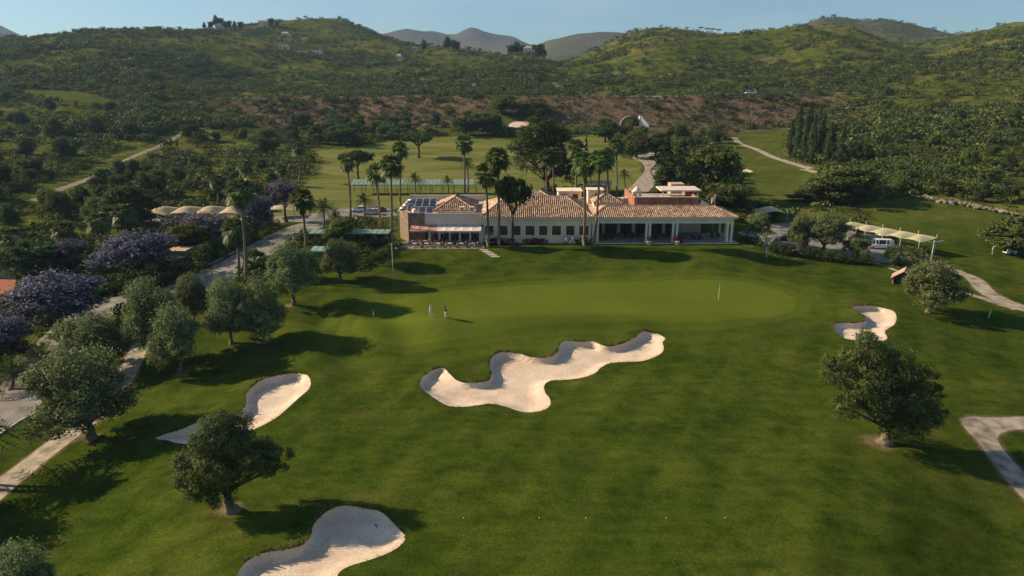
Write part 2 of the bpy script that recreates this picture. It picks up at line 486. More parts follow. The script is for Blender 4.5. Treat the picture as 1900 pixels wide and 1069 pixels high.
def strip(P, width, step):
    P = resample(smooth_poly(P, 6, False), step, False)
    w = np.interp(np.linspace(0, 1, len(P)), np.linspace(0, 1, len(width)), width) if hasattr(width, '__len__') else np.full(len(P), width)
    t = np.gradient(P, axis=0); t /= np.linalg.norm(t, axis=1)[:, None] + 1e-9
    nrm = np.stack([-t[:, 1], t[:, 0]], 1) * w[:, None] / 2
    return np.vstack([P + nrm, (P - nrm)[::-1]])

# ---- outlines (traced on the ground)
def zp(l, ox, oy, k): return [(ox + x / k, oy + y / k) for x, y in l]
B_MAIN = zp([(135,545),(165,500),(230,455),(290,440),(330,475),(380,520),(440,538),(520,540),(590,525),(605,480),(590,420),(610,375),(660,345),(720,345),(790,355),(850,372),(920,382),(1000,372),(1040,330),(1060,285),(1100,272),(1200,275),(1270,275),(1330,300),(1400,305),(1470,285),(1540,250),(1590,208),(1640,205),(1700,215),(1740,240),(1722,265),(1730,310),(1700,345),(1600,385),(1480,392),(1380,400),(1320,430),(1280,465),(1200,495),(1080,510),(990,515),(950,545),(955,590),(985,630),(990,670),(950,705),(860,722),(780,712),(700,685),(600,665),(520,675),(430,685),(320,678),(220,620),(160,580)], 740, 560, 3.5185)
B_LEFT = zp([(20,372),(80,352),(170,330),(240,300),(320,285),(400,270),(480,220),(490,150),(540,100),(620,65),(720,45),(790,45),(815,75),(805,115),(760,155),(700,210),(640,260),(560,305),(450,350),(350,375),(230,395),(130,390),(80,375)], 280, 680, 2.748)
B_NEAR = zp([(445,1060),(500,1005),(580,970),(680,955),(760,935),(815,890),(830,830),(870,780),(930,740),(1000,725),(1080,735),(1160,745),(1215,780),(1270,835),(1297,870),(1270,915),(1200,955),(1120,985),(1020,1015),(970,1040),(945,1075),(900,1140),(750,1180),(560,1180),(440,1130)], 280, 680, 2.748)
B_RIGHT = zp([(175,185),(200,170),(300,170),(335,150),(310,120),(265,90),(340,82),(420,85),(475,100),(490,130),(480,165),(450,185),(432,205),(445,235),(400,250),(270,243),(210,225)], 1480, 540, 2.671)
GREEN = [(655,600),(690,570),(770,548),(880,536),(1000,528),(1130,523),(1300,519),(1400,526),(1465,548),(1478,570),(1430,588),(1330,596),(1200,596),(1080,599),(960,609),(860,628),(780,640),(700,636),(660,620)]
bunkers = [('sand_bunker', gpoly(p, 0.45)) for p in (B_MAIN, B_LEFT, B_NEAR, B_RIGHT)]
FAR_B = [gpoly([(944,232),(955,226),(978,227),(982,231),(968,236),(948,238)], 1.5), gpoly([(1374,316),(1385,314),(1397,318),(1386,320)], 1.2), gpoly([(973,226),(984,225),(982,229),(974,229)], 1.5)]
green_poly = gpoly(GREEN, 1.0)

T_MAIN = np.array([G(*p) for p in [(-700,1330),(-420,860),(-40,800),(80,748),(195,680),(240,615),(330,585),(430,560),(520,545),(600,503),(700,470),(735,462)]]
   + [np.array(p) for p in [(-24,137.2),(-5.5,137.2),(-5.5,141),(16,141.5),(46.5,141.8)]]
   + [G(*p) for p in [(1400,466),(1450,478),(1600,492),(1672,502),(1690,490),(1735,478),(1728,455),(1690,440),(1640,418),(1615,398),(1640,380),(1720,366),(1800,378),(1890,398),(2100,420),(2600,560),(2600,1330)]])
T_MAIN = resample(T_MAIN, 1.5)
T_RANGE = gpoly([(500,400),(556,352),(598,300),(582,280),(640,276),(690,268),(730,262),(800,257),(870,250),(930,256),(960,262),(1000,268),(1090,250),(1130,255),(1150,290),(1190,300),(1176,345),(1100,358),(1000,362),(850,375),(730,388),(600,402)], 3.0)
T_FARGREEN = gpoly([(862,209),(890,206),(930,208),(985,224),(1001,238),(985,246),(950,245),(935,236),(900,222)], 2.5)
T_RIGHT = gpoly([(1366,252),(1400,244),(1462,241),(1452,262),(1456,290),(1508,320),(1498,365),(1440,392),(1382,378),(1360,330),(1335,285)], 2.5)
T_LEFT = gpoly([(30,168),(130,170),(205,190),(192,197),(60,180)], 3.0)

PATHS = {
 'cart_path': [gstrip([(-190,1085),(-60,960),(0,905),(60,858),(120,812),(175,770),(222,715),(246,672),(262,640),(285,618)], [3.0,3.0,3.0,3.0,2.7,2.5], 1.0)],
 'garden_path': [gstrip([(1735,485),(1775,503),(1808,518),(1830,541),(1865,560),(1900,572),(1960,588)], [1.8,2.2,3.0,3.0,3.2,3.4], 1.0),
                 gstrip([(1650,497),(1672,505),(1700,513),(1770,537),(1830,556),(1885,574)], [0.8,.8,.9,1.2,1.5], 1.0),
                 gpoly([(1784,781),(1800,773),(1840,775),(1900,773),(2050,766),(2060,790),(1900,796),(1866,801),(1851,811),(1856,826),(1884,860),(1935,915),(2010,1000),(1972,1012),(1895,922),(1848,866),(1815,820),(1793,797)], .6)],
 'dirt_track': [gstrip([(60,372),(110,352),(165,332),(215,308),(245,292),(298,270),(330,252),(348,238)], 2.6, 3.0)],
 'fairway_path': [gstrip([(1362,255),(1372,266),(1400,276),(1435,292),(1460,300),(1505,313)], 3.2, 2.5), gstrip([(1512,320),(1500,316),(1485,314)], 2.4, 2.0),
                  gstrip([(1165,372),(1185,352),(1208,330),(1216,315),(1205,300),(1188,293),(1215,285),(1242,281)], [6,6.5,7,8,8,7,6,5], 2.5)],
 'hill_track': [gstrip([(1018,152),(1030,157),(1040,167)], 6.0, 5.0)],
}
ROADS = [gstrip([(330,545),(420,505),(478,470),(530,438),(580,417),(650,404),(720,398),(735,396)], [9.5,9.5,9,8.5,8,7,6], 1.5),
         gstrip([(-260,900),(-120,830),(0,775),(70,680),(110,630),(160,590),(230,560),(330,545)], [7,7,7,6.5,6.5,6.5,8,9.5], 1.5)]
CARPARK = [gpoly([(1368,432),(1400,418),(1470,412),(1545,422),(1600,428),(1660,452),(1718,466),(1722,478),(1670,489),(1600,484),(1520,470),(1440,462),(1395,446)], 1.5, False),
           gpoly([(735,396),(720,386),(650,385),(560,400),(440,400),(270,400),(262,412),(440,416),(560,412),(650,410)], 2.0, False)]
PATIO = [np.array([(-23.5, 136.6), (-5.6, 136.6), (-5.6, YB + .3), (-23.5, YB + .3)]),
         np.array([(-5.4, YB - 1.3), (16.3, YB - 1.2), (46.8, YB - 1.2), (46.8, YB + 9), (16.3, YB + 9), (16.3, YB+.3), (-5.4, YB + .3)])]
COURT = [gpoly([(-160,560),(-140,512),(30,516),(22,556)], 1.2, False)]
MOTORWAY = [strip(np.array([(-172, 453), (-100, 452), (0, 451), (120, 451), (215, 452), (250, 458)]), 13.0, 6.0)]
DIRT = []
for (px, py, rx, ry) in [(428,944,30,16), (1630,822,34,12), (1722,578,8,4), (335,694,16,7), (170,812,18,8), (540,566,14,6), (632,520,14,5), (490,637,9,4)]:
    c = G(px, py); a = np.linspace(0, 2*np.pi, 22, endpoint=False)
    rr = np.abs(G(px + rx, py)[0] - c[0])
    w = 1 + .18 * np.sin(3 * a + px) + .1 * np.sin(7 * a + py)
    DIRT.append(np.stack([c[0] + rr * w * np.cos(a), c[1] + rr * .9 * w * np.sin(a)], 1))

# ---- points of the sheet: fine where the course is, wider apart towards the mountains
def lines_y():
    y = [-260, -160, -90, -45, -15, 5, 18, 26]; s = 1.1
    while y[-1] < 4650:
        v = y[-1]
        s = 1.1 if v < 150 else (1.1 + (v - 150) * 0.0125 if v < 480 else min(70, 5.2 + (v - 480) * 0.016))
        y.append(v + s)
    return y
pts = []
for Y in lines_y():
    if Y < 20: s, half = 9.0, 330
    elif Y < 150: s, half = 1.15, 20 + Y * 0.86
    else: s, half = min(60, 1.15 + (Y - 150) * .0085), 40 + Y * 0.95
    xs = np.arange(-half, half + s, s) + rng.uniform(-.25, .25) * s
    pts.append(np.stack([xs, np.full(len(xs), Y) + rng.uniform(-.2, .2, len(xs)) * min(s, 2)], 1))
    if Y < 600:
        ext = half + np.geomspace(max(s, 4), 900, 16)
        for sg in (-1, 1): pts.append(np.stack([sg * ext, np.full(16, Y)], 1))
pts = np.vstack(pts)

POLYS = []      # (class key, polygon)
for n_, p in bunkers: POLYS.append(('bunker', p))
for p in FAR_B: POLYS.append(('farbunker', p))
for k_, l_ in PATHS.items():
    for p in l_: POLYS.append((k_, p))
for p in PATIO: POLYS.append(('patio', p))
for p in CARPARK: POLYS.append(('car_park', p))
for p in ROADS: POLYS.append(('road', p))
for p in COURT: POLYS.append(('tennis_court', p))
for p in MOTORWAY: POLYS.append(('motorway', p))
for p in (T_MAIN, T_RANGE, T_FARGREEN, T_RIGHT, T_LEFT): POLYS.append(('turf', p))

extra = []
for n_, p in bunkers:
    nx = np.roll(p, -1, 0) - np.roll(p, 1, 0); nx /= np.linalg.norm(nx, axis=1)[:, None]
    nrm = np.stack([-nx[:, 1], nx[:, 0]], 1)
    if not inside((p[:1] + nrm[:1] * .05), p)[0]: nrm = -nrm
    for off in (0.14, 0.4, 0.75, -0.3):
        q = p + nrm * off
        d, _ = seg_dist(q, p)
        extra.append(q[d > abs(off) * 0.85])
    mn, mx2 = p.min(0), p.max(0)
    gx, gy = np.meshgrid(np.arange(mn[0], mx2[0], .55), np.arange(mn[1], mx2[1], .55))
    q = np.stack([gx.ravel(), gy.ravel()], 1) + rng.uniform(-.12, .12, (gx.size, 2))
    q = q[inside(q, p)]; d, _ = seg_dist(q, p); extra.append(q[d > .95])
keep = np.ones(len(pts), bool)
for key, p in POLYS:
    tol = 0.35 if p.min(0)[1] < 160 else 0.8
    mn, mx2 = p.min(0) - 2, p.max(0) + 2
    c = np.where((pts[:,0] > mn[0]) & (pts[:,0] < mx2[0]) & (pts[:,1] > mn[1]) & (pts[:,1] < mx2[1]))[0]
    if len(c) == 0: continue
    d, _ = seg_dist(pts[c], p); bad = d < tol
    if key == 'bunker': bad |= inside(pts[c], p) | (d < .5)
    keep[c[bad]] = False
pts = pts[keep]
allp = [Vector(p) for p in np.vstack([pts] + extra).tolist()]
edges = []
for key, p in POLYS:
    n0 = len(allp); allp += [Vector(q) for q in p.tolist()]
    edges += [(n0 + i, n0 + (i + 1) % len(p)) for i in range(len(p))]
cdt = delaunay_2d_cdt(allp, edges, [], 0, 1e-4, False)
XY = np.array([(v[0], v[1]) for v in cdt[0]])
TR = np.array([f for f in cdt[2] if len(f) == 3])
CEN = XY[TR].mean(1)
Z = zbase(XY[:, 0], XY[:, 1])
# the bunkers are dug out: a steep grass lip on the high sides, a shallow edge on the low side
def bunker_drop(P):
    dz = np.zeros(len(P))
    for n_, p in bunkers:
        mn, mx2 = p.min(0), p.max(0)
        c = np.where((P[:,0] > mn[0]) & (P[:,0] < mx2[0]) & (P[:,1] > mn[1]) & (P[:,1] < mx2[1]))[0]
        c = c[inside(P[c], p)]
        d, k = seg_dist(P[c], p)
        t = np.roll(p, -1, 0) - p; t /= np.linalg.norm(t, axis=1)[:, None]
        nr = np.stack([t[:, 1], -t[:, 0]], 1)
        m_ = p.mean(0)
        area = 0.5 * np.sum(p[:,0]*np.roll(p[:,1],-1) - np.roll(p[:,0],-1)*p[:,1])
        if area < 0: nr = -nr
        nr = np.stack([np.convolve(np.pad(nr[:, j], 3, mode='wrap'), np.ones(7)/7, 'valid') for j in (0, 1)], 1)
        hi = np.clip(nr[k] @ np.array([-.62, .78]) * 1.5 + .15, 0, 1)
        wv = 1.9 - 1.72 * hi
        dz[c] = .50 * sstep(0, 1, d / wv) + .05 * vnoise(P[c, 0] / 1.6, P[c, 1] / 1.6, 12) * sstep(.3, 1.2, d)
    return dz
def bunker_raise(P):
    """the turf rolls up towards the high lips"""
    up = np.zeros(len(P))
    for n_, p in bunkers:
        mn, mx2 = p.min(0) - 5, p.max(0) + 5
        c = np.where((P[:,0] > mn[0]) & (P[:,0] < mx2[0]) & (P[:,1] > mn[1]) & (P[:,1] < mx2[1]))[0]
        if len(c) == 0: continue
        d, k = seg_dist(P[c], p)
        t = np.roll(p, -1, 0) - p; t /= np.linalg.norm(t, axis=1)[:, None]
        nr = np.stack([t[:, 1], -t[:, 0]], 1)
        if 0.5 * np.sum(p[:,0]*np.roll(p[:,1],-1) - np.roll(p[:,0],-1)*p[:,1]) < 0: nr = -nr
        nr = np.stack([np.convolve(np.pad(nr[:, j], 9, mode='wrap'), np.ones(19)/19, 'valid') for j in (0, 1)], 1)
        hi = np.clip(nr[k] @ np.array([-.62, .78]) * 1.3, 0, 1)
        wr = np.where(inside(P[c], p), .16, 1.9)
        up[c] = np.maximum(up[c], .36 * hi * np.exp(-(d / wr) ** 2))
    return up
Z = Z + bunker_raise(XY) - bunker_drop(XY)
ORDER = ['bunker','farbunker','cart_path','garden_path','dirt_track','fairway_path','hill_track','patio','car_park','road','tennis_court','motorway','bare_earth','turf']
cls = np.full(len(TR), -1)
for key, p in POLYS:
    k = ORDER.index(key)
    m = inside(CEN, p)
    sel = m & ((cls < 0) | (cls > k))
    cls[sel] = k
# which bunker
def submesh(name, mask, mat, attrs=None, smooth=True):
    t = TR[mask]; used, inv = np.unique(t, return_inverse=True)
    me = mesh_np(name, np.column_stack([XY[used], Z[used]]), inv.reshape(-1, 3), mat, smooth)
    for an, av in (attrs or {}).items():
        a = me.attributes.new(an, 'FLOAT', 'POINT'); a.data.foreach_set('value', av[used].astype(np.float32))
    return link(name, me)

A_green = np.zeros(len(XY)); nearm = (np.abs(XY[:,0]) < 80) & (XY[:,1] > 70) & (XY[:,1] < 150)
dg = np.full(len(XY), 30.0)
d_, _ = seg_dist(XY[nearm], green_poly); d_[inside(XY[nearm], green_poly)] *= -1
dg[nearm] = d_
def blob(px, py, rx, ry, Y=None):
    """soft patch of bare earth round a spot on the slopes"""
    c = G(px, py) if Y is None else np.array([W(px, py, Y)[0], Y])
    e = G(px + rx, py) if Y is None else np.array([W(px + rx, py, Y)[0], Y])
    sx = max(abs(e[0] - c[0]), 4.0)
    return np.exp(-(((XY[:,0]-c[0]) / sx) ** 2 + ((XY[:,1]-c[1]) / (sx * ry)) ** 2) * 1.2)
dry = np.zeros(len(XY)); dry[inside(XY, T_RANGE)] = 1.0; dry[inside(XY, T_RIGHT) | inside(XY, T_FARGREEN) | inside(XY, T_LEFT)] = .28; dry = np.maximum(dry, .15 * inside(XY, T_MAIN) * sstep(148, 165, XY[:,1]))
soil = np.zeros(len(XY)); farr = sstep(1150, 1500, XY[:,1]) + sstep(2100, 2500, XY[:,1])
for p in DIRT:
    c = p.mean(0); rr = np.abs(p - c).max()
    dd_ = np.hypot(XY[:,0] - c[0], XY[:,1] - c[1]) / rr
    soil = np.maximum(soil, np.clip(1.25 - dd_, 0, 1))
for k_ in ('garden_path', 'cart_path'):
    for p in PATHS[k_]:
        mn, mx2 = p.min(0) - 2, p.max(0) + 2
        c = np.where((XY[:,0] > mn[0]) & (XY[:,0] < mx2[0]) & (XY[:,1] > mn[1]) & (XY[:,1] < mx2[1]))[0]
        d_, _ = seg_dist(XY[c], p); soil[c] = np.maximum(soil[c], .75 * np.exp(-(d_ / .45) ** 2))
earth = np.zeros(len(XY))
x_, y_ = XY[:,0], XY[:,1]
emb = sstep(368, 384, y_ + 10*fbm(x_, y_, 40, 3, 5)) * (1 - sstep(446, 449, y_)) * sstep(-200, -150, x_) * (1 - sstep(165, 235, x_))
earth = np.maximum(earth, emb)
for b in [(205,118,95,1.3), (280,135,60,1.2), (1415,112,60,.6), (1880,105,40,1.2), (1130,240,25,1), (1560,240,18,.8), (1195,85,50,1.0), (1240,75,40,1.0), (690,238,40,.8), (540,172,70,.5), (60,290,40,1), (1120,110,25,1.5)]:
    earth = np.maximum(earth, blob(*b))
# ------------------------------------------------------------------ ground materials and objects
def nodes_noise(n, l, vec, scale, detail=5, rough=0.55):
    a = n.new('ShaderNodeTexNoise'); a.inputs['Scale'].default_value = scale; a.inputs['Detail'].default_value = detail
    a.inputs['Roughness'].default_value = rough
    l.new(vec, a.inputs['Vector']); return a.outputs['Fac']
def ramp(n, l, fac, stops):
    r = n.new('ShaderNodeValToRGB')
    while len(r.color_ramp.elements) < len(stops): r.color_ramp.elements.new(0.5)
    for e, (p, c) in zip(r.color_ramp.elements, stops):
        e.position = p; e.color = (*c, 1) if len(c) == 3 else c
    l.new(fac, r.inputs[0]); return r.outputs[0]
def mixc(n, l, fac, a, b, mode='MIX'):
    m = n.new('ShaderNodeMix'); m.data_type = 'RGBA'; m.blend_type = mode
    for sock, v in (('Factor', fac), ('A', a), ('B', b)):
        s = m.inputs[sock] if sock != 'Factor' else m.inputs[0]
        if hasattr(v, 'is_linked'): l.new(v, s)
        elif hasattr(v, '__len__'): s.default_value = (*v, 1) if len(v) == 3 else v
        else: s.default_value = v
    return m.outputs['Result']
def mathn(n, l, op, a, b=None, clamp=False):
    m = n.new('ShaderNodeMath'); m.operation = op; m.use_clamp = clamp
    for i, v in enumerate((a, b)):
        if v is None: continue
        if hasattr(v, 'is_linked'): l.new(v, m.inputs[i])
        else: m.inputs[i].default_value = v
    return m.outputs[0]

def turf_mat():
    m, n, l, o = new_mat('mown_turf')
    t = n.new('ShaderNodeTexCoord'); v = t.outputs['Object']
    at = n.new('ShaderNodeAttribute'); at.attribute_name = 'dgreen'
    n1 = nodes_noise(n, l, v, 0.07, 5); n2 = nodes_noise(n, l, v, 0.45, 6, .65); n3 = nodes_noise(n, l, v, 5.0, 6, .7)
    rough_c = ramp(n, l, n1, [(.3, (.033, .053, .0060)), (.5, (.048, .070, .0080)), (.72, (.072, .086, .0125))])
    tuft = ramp(n, l, n2, [(.3, (.50, .58, .5)), (.5, (1, 1, 1)), (.72, (1.5, 1.30, 1.3))])
    c = mixc(n, l, .85, rough_c, tuft, 'MULTIPLY')
    gr = ramp(n, l, n3, [(.28, (.42, .48, .45)), (.52, (1, 1, 1)), (.75, (1.6, 1.5, 1.5))])
    c = mixc(n, l, .9, c, gr, 'MULTIPLY')
    # dry, straw-coloured spots
    n4 = nodes_noise(n, l, v, 0.16, 6, .7)
    dry = ramp(n, l, n4, [(.54, (0, 0, 0)), (.74, (.5, .5, .5))])
    c = mixc(n, l, dry, c, (.092, .080, .022))
    sv = n.new('ShaderNodeMapping'); sv.inputs['Scale'].default_value = (.16, .8, 1); sv.inputs['Rotation'].default_value = (0, 0, R(-6)); l.new(v, sv.inputs[0])
    n5 = nodes_noise(n, l, sv.outputs[0], 1.0, 6, .7)
    c = mixc(n, l, .75, c, ramp(n, l, n5, [(.3, (.68, .74, .7)), (.52, (1, 1, 1)), (.72, (1.42, 1.25, 1.2))]), 'MULTIPLY')
    # mowing passes: alternate lighter and darker strips
    wv = n.new('ShaderNodeTexWave'); wv.wave_type = 'BANDS'; wv.bands_direction = 'X'; wv.inputs['Scale'].default_value = 0.055
    wv.inputs['Distortion'].default_value = 3.0; wv.inputs['Detail'].default_value = 2; wv.inputs['Detail Scale'].default_value = .35
    mpn = n.new('ShaderNodeMapping'); mpn.inputs['Rotation'].default_value = (0, 0, R(28)); l.new(v, mpn.inputs[0]); l.new(mpn.outputs[0], wv.inputs['Vector'])
    st = ramp(n, l, wv.outputs['Fac'], [(.2, (.88, .9, .88)), (.8, (1.12, 1.09, 1.12))])
    c = mixc(n, l, .8, c, st, 'MULTIPLY')
    # putting green, collar and apron by distance from the green's edge
    mr = n.new('ShaderNodeMapRange'); mr.inputs['From Min'].default_value = -12; mr.inputs['From Max'].default_value = 12
    l.new(at.outputs['Fac'], mr.inputs['Value'])
    gcol = ramp(n, l, n1, [(.3, (.088, .112, .0115)), (.7, (.102, .126, .016))])
    gcol = mixc(n, l, .35, gcol, gr, 'MULTIPLY')
    f = ramp(n, l, mr.outputs[0], [(.40, (1, 1, 1)), (.49, (.92, .92, .92)), (.51, (.50, .50, .50)), (.575, (.55, .55, .55)), (.60, (.18, .18, .18)), (.70, (.38, .38, .38)), (.74, (.10, .10, .10)), (.95, (0, 0, 0))])
    c = mixc(n, l, f, c, gcol)
    # the driving range is drier, straw and olive in broad bands
    ad = n.new('ShaderNodeAttribute'); ad.attribute_name = 'dry'
    rv = n.new('ShaderNodeMapping'); rv.inputs['Scale'].default_value = (.02, .07, 1); l.new(v, rv.inputs[0])
    rn = nodes_noise(n, l, rv.outputs[0], 1.0, 5, .6)
    rc = ramp(n, l, rn, [(.34, (.085, .108, .018)), (.52, (.145, .150, .040)), (.68, (.205, .185, .072))])
    rc = mixc(n, l, .5, rc, gr, 'MULTIPLY')
    c = mixc(n, l, ad.outputs['Fac'], c, rc)
    asl = n.new('ShaderNodeAttribute'); asl.attribute_name = 'soil'
    sf = mathn(n, l, 'ADD', asl.outputs['Fac'], mathn(n, l, 'MULTIPLY', mathn(n, l, 'SUBTRACT', n3, .5), .9))
    sf = mathn(n, l, 'MULTIPLY', ramp(n, l, sf, [(.35, (0, 0, 0)), (.75, (.9, .9, .9))]), mathn(n, l, 'MULTIPLY', asl.outputs['Fac'], 2.0, True))
    c = mixc(n, l, sf, c, ramp(n, l, n2, [(.3, (.12, .085, .045)), (.7, (.24, .175, .105))]))
    p = n.new('ShaderNodeBsdfPrincipled'); p.inputs['Roughness'].default_value = .9; p.inputs['Specular IOR Level'].default_value = .0
    l.new(c, p.inputs['Base Color'])
    bh = mathn(n, l, 'ADD', mathn(n, l, 'MULTIPLY', n3, .35), mathn(n, l, 'MULTIPLY', n2, 1.0))
    b = n.new('ShaderNodeBump'); b.inputs['Strength'].default_value = .55; b.inputs['Distance'].default_value = .28
    l.new(bh, b.inputs['Height']); l.new(b.outputs[0], p.inputs['Normal'])
    l.new(p.outputs[0], o.inputs['Surface'])
    return m

def hill_mat():
    m, n, l, o = new_mat('scrub_hillside')
    t = n.new('ShaderNodeTexCoord'); v = t.outputs['Object']
    at = n.new('ShaderNodeAttribute'); at.attribute_name = 'earth'
    n1 = nodes_noise(n, l, v, 0.012, 6, .6); n2 = nodes_noise(n, l, v, 0.09, 6, .7); n3 = nodes_noise(n, l, v, 0.5, 5, .7)
    c = ramp(n, l, n1, [(.3, (.046, .064, .010)), (.5, (.084, .096, .018)), (.68, (.142, .126, .038))])
    sp = ramp(n, l, n2, [(.36, (.30, .38, .32)), (.5, (.9, .95, .9)), (.66, (1.5, 1.35, 1.2))])
    c = mixc(n, l, .9, c, sp, 'MULTIPLY')
    sp3 = ramp(n, l, n3, [(.35, (.5, .55, .5)), (.65, (1.3, 1.25, 1.2))])
    c = mixc(n, l, .7, c, sp3, 'MULTIPLY')
    ec = ramp(n, l, n2, [(.36, (.055, .050, .020)), (.47, (.110, .078, .044)), (.66, (.180, .118, .078))])
    fac = mathn(n, l, 'ADD', at.outputs['Fac'], mathn(n, l, 'MULTIPLY', mathn(n, l, 'SUBTRACT', n3, .5), 1.1))
    fac = ramp(n, l, fac, [(.38, (0, 0, 0)), (.72, (1, 1, 1))])
    fac = mixc(n, l, 1.0, fac, at.outputs['Color'], 'MULTIPLY')
    c = mixc(n, l, fac, c, ec)
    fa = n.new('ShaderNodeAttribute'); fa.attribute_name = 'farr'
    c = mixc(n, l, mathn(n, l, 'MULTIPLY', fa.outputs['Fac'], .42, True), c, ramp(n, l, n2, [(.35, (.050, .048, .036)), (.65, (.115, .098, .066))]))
    p = n.new('ShaderNodeBsdfPrincipled'); p.inputs['Roughness'].default_value = .95; p.inputs['Specular IOR Level'].default_value = .0
    l.new(c, p.inputs['Base Color'])
    b = n.new('ShaderNodeBump'); b.inputs['Strength'].default_value = .8; b.inputs['Distance'].default_value = 4.0
    l.new(n2, b.inputs['Height']); l.new(b.outputs[0], p.inputs['Normal'])
    l.new(p.outputs[0], o.inputs['Surface'])
    return m

def sand_mat():
    m, n, l, o = new_mat('bunker_sand')
    t = n.new('ShaderNodeTexCoord'); v = t.outputs['Object']
    n1 = nodes_noise(n, l, v, 0.35, 5, .6); n2 = nodes_noise(n, l, v, 6.0, 5, .7)
    c = ramp(n, l, n1, [(.3, (.60, .44, .31)), (.5, (.70, .54, .40)), (.7, (.77, .63, .49))])
    c = mixc(n, l, .5, c, ramp(n, l, n2, [(.3, (.66, .64, .62)), (.6, (1.08, 1.08, 1.08))]), 'MULTIPLY')
    n6 = nodes_noise(n, l, v, 2.2, 6, .75)
    c = mixc(n, l, .8, c, ramp(n, l, n6, [(.30, (.70, .66, .62)), (.45, (1, 1, 1)), (.7, (1.06, 1.06, 1.06))]), 'MULTIPLY')
    wv = n.new('ShaderNodeTexWave'); wv.wave_type = 'RINGS'; wv.inputs['Scale'].default_value = .9; wv.inputs['Distortion'].default_value = 9; wv.inputs['Detail'].default_value = 3; wv.inputs['Detail Scale'].default_value = .5
    l.new(v, wv.inputs['Vector'])
    p = n.new('ShaderNodeBsdfPrincipled'); p.inputs['Roughness'].default_value = .95; p.inputs['Specular IOR Level'].default_value = .1
    l.new(c, p.inputs['Base Color'])
    b = n.new('ShaderNodeBump'); b.inputs['Strength'].default_value = .8; b.inputs['Distance'].default_value = .14
    l.new(mathn(n, l, 'ADD', mathn(n, l, 'MULTIPLY', wv.outputs['Fac'], .3), n2), b.inputs['Height']); l.new(b.outputs[0], p.inputs['Normal'])
    l.new(p.outputs[0], o.inputs['Surface'])
    return m

M_turf, M_hill, M_sand = turf_mat(), hill_mat(), sand_mat()
M_path = plain('path_concrete', (.34, .275, .20), .9, .26, .7, bump=.3, bscale=6)
M_dust = plain('dusty_track', (.20, .165, .115), .95, .2, .25, bump=.4, bscale=3)
M_asph = plain('worn_asphalt', (.215, .19, .16), .9, .24, .45, bump=.25, bscale=12)
M_pave = plain('patio_paving', (.36, .30, .24), .85, .15, .8, bump=.2, bscale=6)
M_clay = plain('red_clay', (.30, .105, .055), .95, .12, .8)
M_earth = plain('bare_soil', (.17, .125, .07), .95, .25, .9, bump=.6, bscale=5, var2=(.06, .075, .02))
M_kerb = plain('kerb_stone', (.42, .38, .33), .85, .12, .8)

CI = {k: i for i, k in enumerate(ORDER)}
tag(submesh('fairway', cls == CI['turf'], M_turf, {'dgreen': dg, 'dry': dry, 'soil': soil}), kind='structure')
tag(submesh('hillside', cls == -1, M_hill, {'earth': earth, 'farr': farr}), kind='structure')
for n_, p in bunkers + [('sand_bunker', p) for p in FAR_B]:
    sel = ((cls == 0) | (cls == 1)) & inside(CEN, p)
    if sel.sum() == 0: continue
    tag(submesh(n_, sel, M_sand), kind='structure')
for k_, nm, mt in [('cart_path','cart_path',M_path), ('garden_path','garden_path',M_path), ('dirt_track','dirt_track',M_dust), ('fairway_path','fairway_path',M_path), ('hill_track','hill_track',M_dust),
                   ('patio','patio',M_pave), ('car_park','car_park',M_asph), ('road','road',M_asph), ('tennis_court','tennis_court',M_clay), ('motorway','motorway',M_asph), ('bare_earth','bare_earth',M_earth)]:
    if (cls == CI[k_]).sum(): tag(submesh(nm, cls == CI[k_], mt), kind='structure')
# ------------------------------------------------------------------ foliage
L_olive = leafmat('olive_leaf', (0.085, 0.115, 0.033), (0.259, 0.290, 0.121), .3, .5, spec=.1)
L_holm = leafmat('holm_oak_leaf', (0.048, 0.072, 0.018), (0.172, 0.199, 0.046), .3)
L_lone = leafmat('lone_tree_leaf', (0.051, 0.086, 0.019), (0.205, 0.264, 0.074), .3, .5, spec=.1)
L_dark = leafmat('dark_evergreen_leaf', (0.030, 0.056, 0.017), (0.103, 0.138, 0.038), .3)
L_scrub = leafmat('scrub_leaf', (0.055, 0.084, 0.019), (0.197, 0.212, 0.048), .12)
L_scrub2 = leafmat('pale_scrub_leaf', (0.085, 0.094, 0.028), (0.223, 0.204, 0.062), .12)
L_scrub3 = leafmat('russet_scrub_leaf', (0.066, 0.050, 0.024), (0.149, 0.116, 0.055), .12)
L_palm = leafmat('palm_frond', (0.039, 0.066, 0.012), (0.150, 0.188, 0.045), .3, .42, spec=.12)
L_dead = leafmat('dead_frond', (.060, .048, .026), (.15, .12, .07), .15)
L_jaca = leafmat('jacaranda_bloom', (.085, .082, .130), (.225, .215, .320), .3)
L_jaca2 = leafmat('faded_jacaranda_bloom', (0.094, 0.081, 0.112), (0.231, 0.200, 0.256), .3)
for m_ in (L_jaca, L_jaca2):
    r_ = [q for q in m_.node_tree.nodes if q.type == 'VALTORGB'][0].color_ramp
    c_ = tuple(r_.elements[0].color); r_.elements[0].color = (.030, .042, .016, 1); e_ = r_.elements.new(.24); e_.color = (.045, .055, .022, 1); e_ = r_.elements.new(.30); e_.color = c_
L_cyp = leafmat('cypress_leaf', (0.026, 0.045, 0.016), (0.072, 0.099, 0.032), .3)
L_pine = leafmat('pine_needles', (0.034, 0.065, 0.014), (0.119, 0.153, 0.034), .3)
L_red = leafmat('red_hedge_leaf', (.10, .028, .020), (.22, .070, .045), .2)
L_white = leafmat('white_flower', (.55, .52, .48), (.8, .78, .74), .2)
L_hedge = leafmat('hedge_leaf', (0.034, 0.059, 0.014), (0.105, 0.137, 0.031), .3)
L_yellow = leafmat('yellow_shrub_leaf', (.30, .34, .02), (.55, .55, .05), .25)
L_bougain = leafmat('red_flower', (.22, .02, .05), (.42, .05, .10), .2)
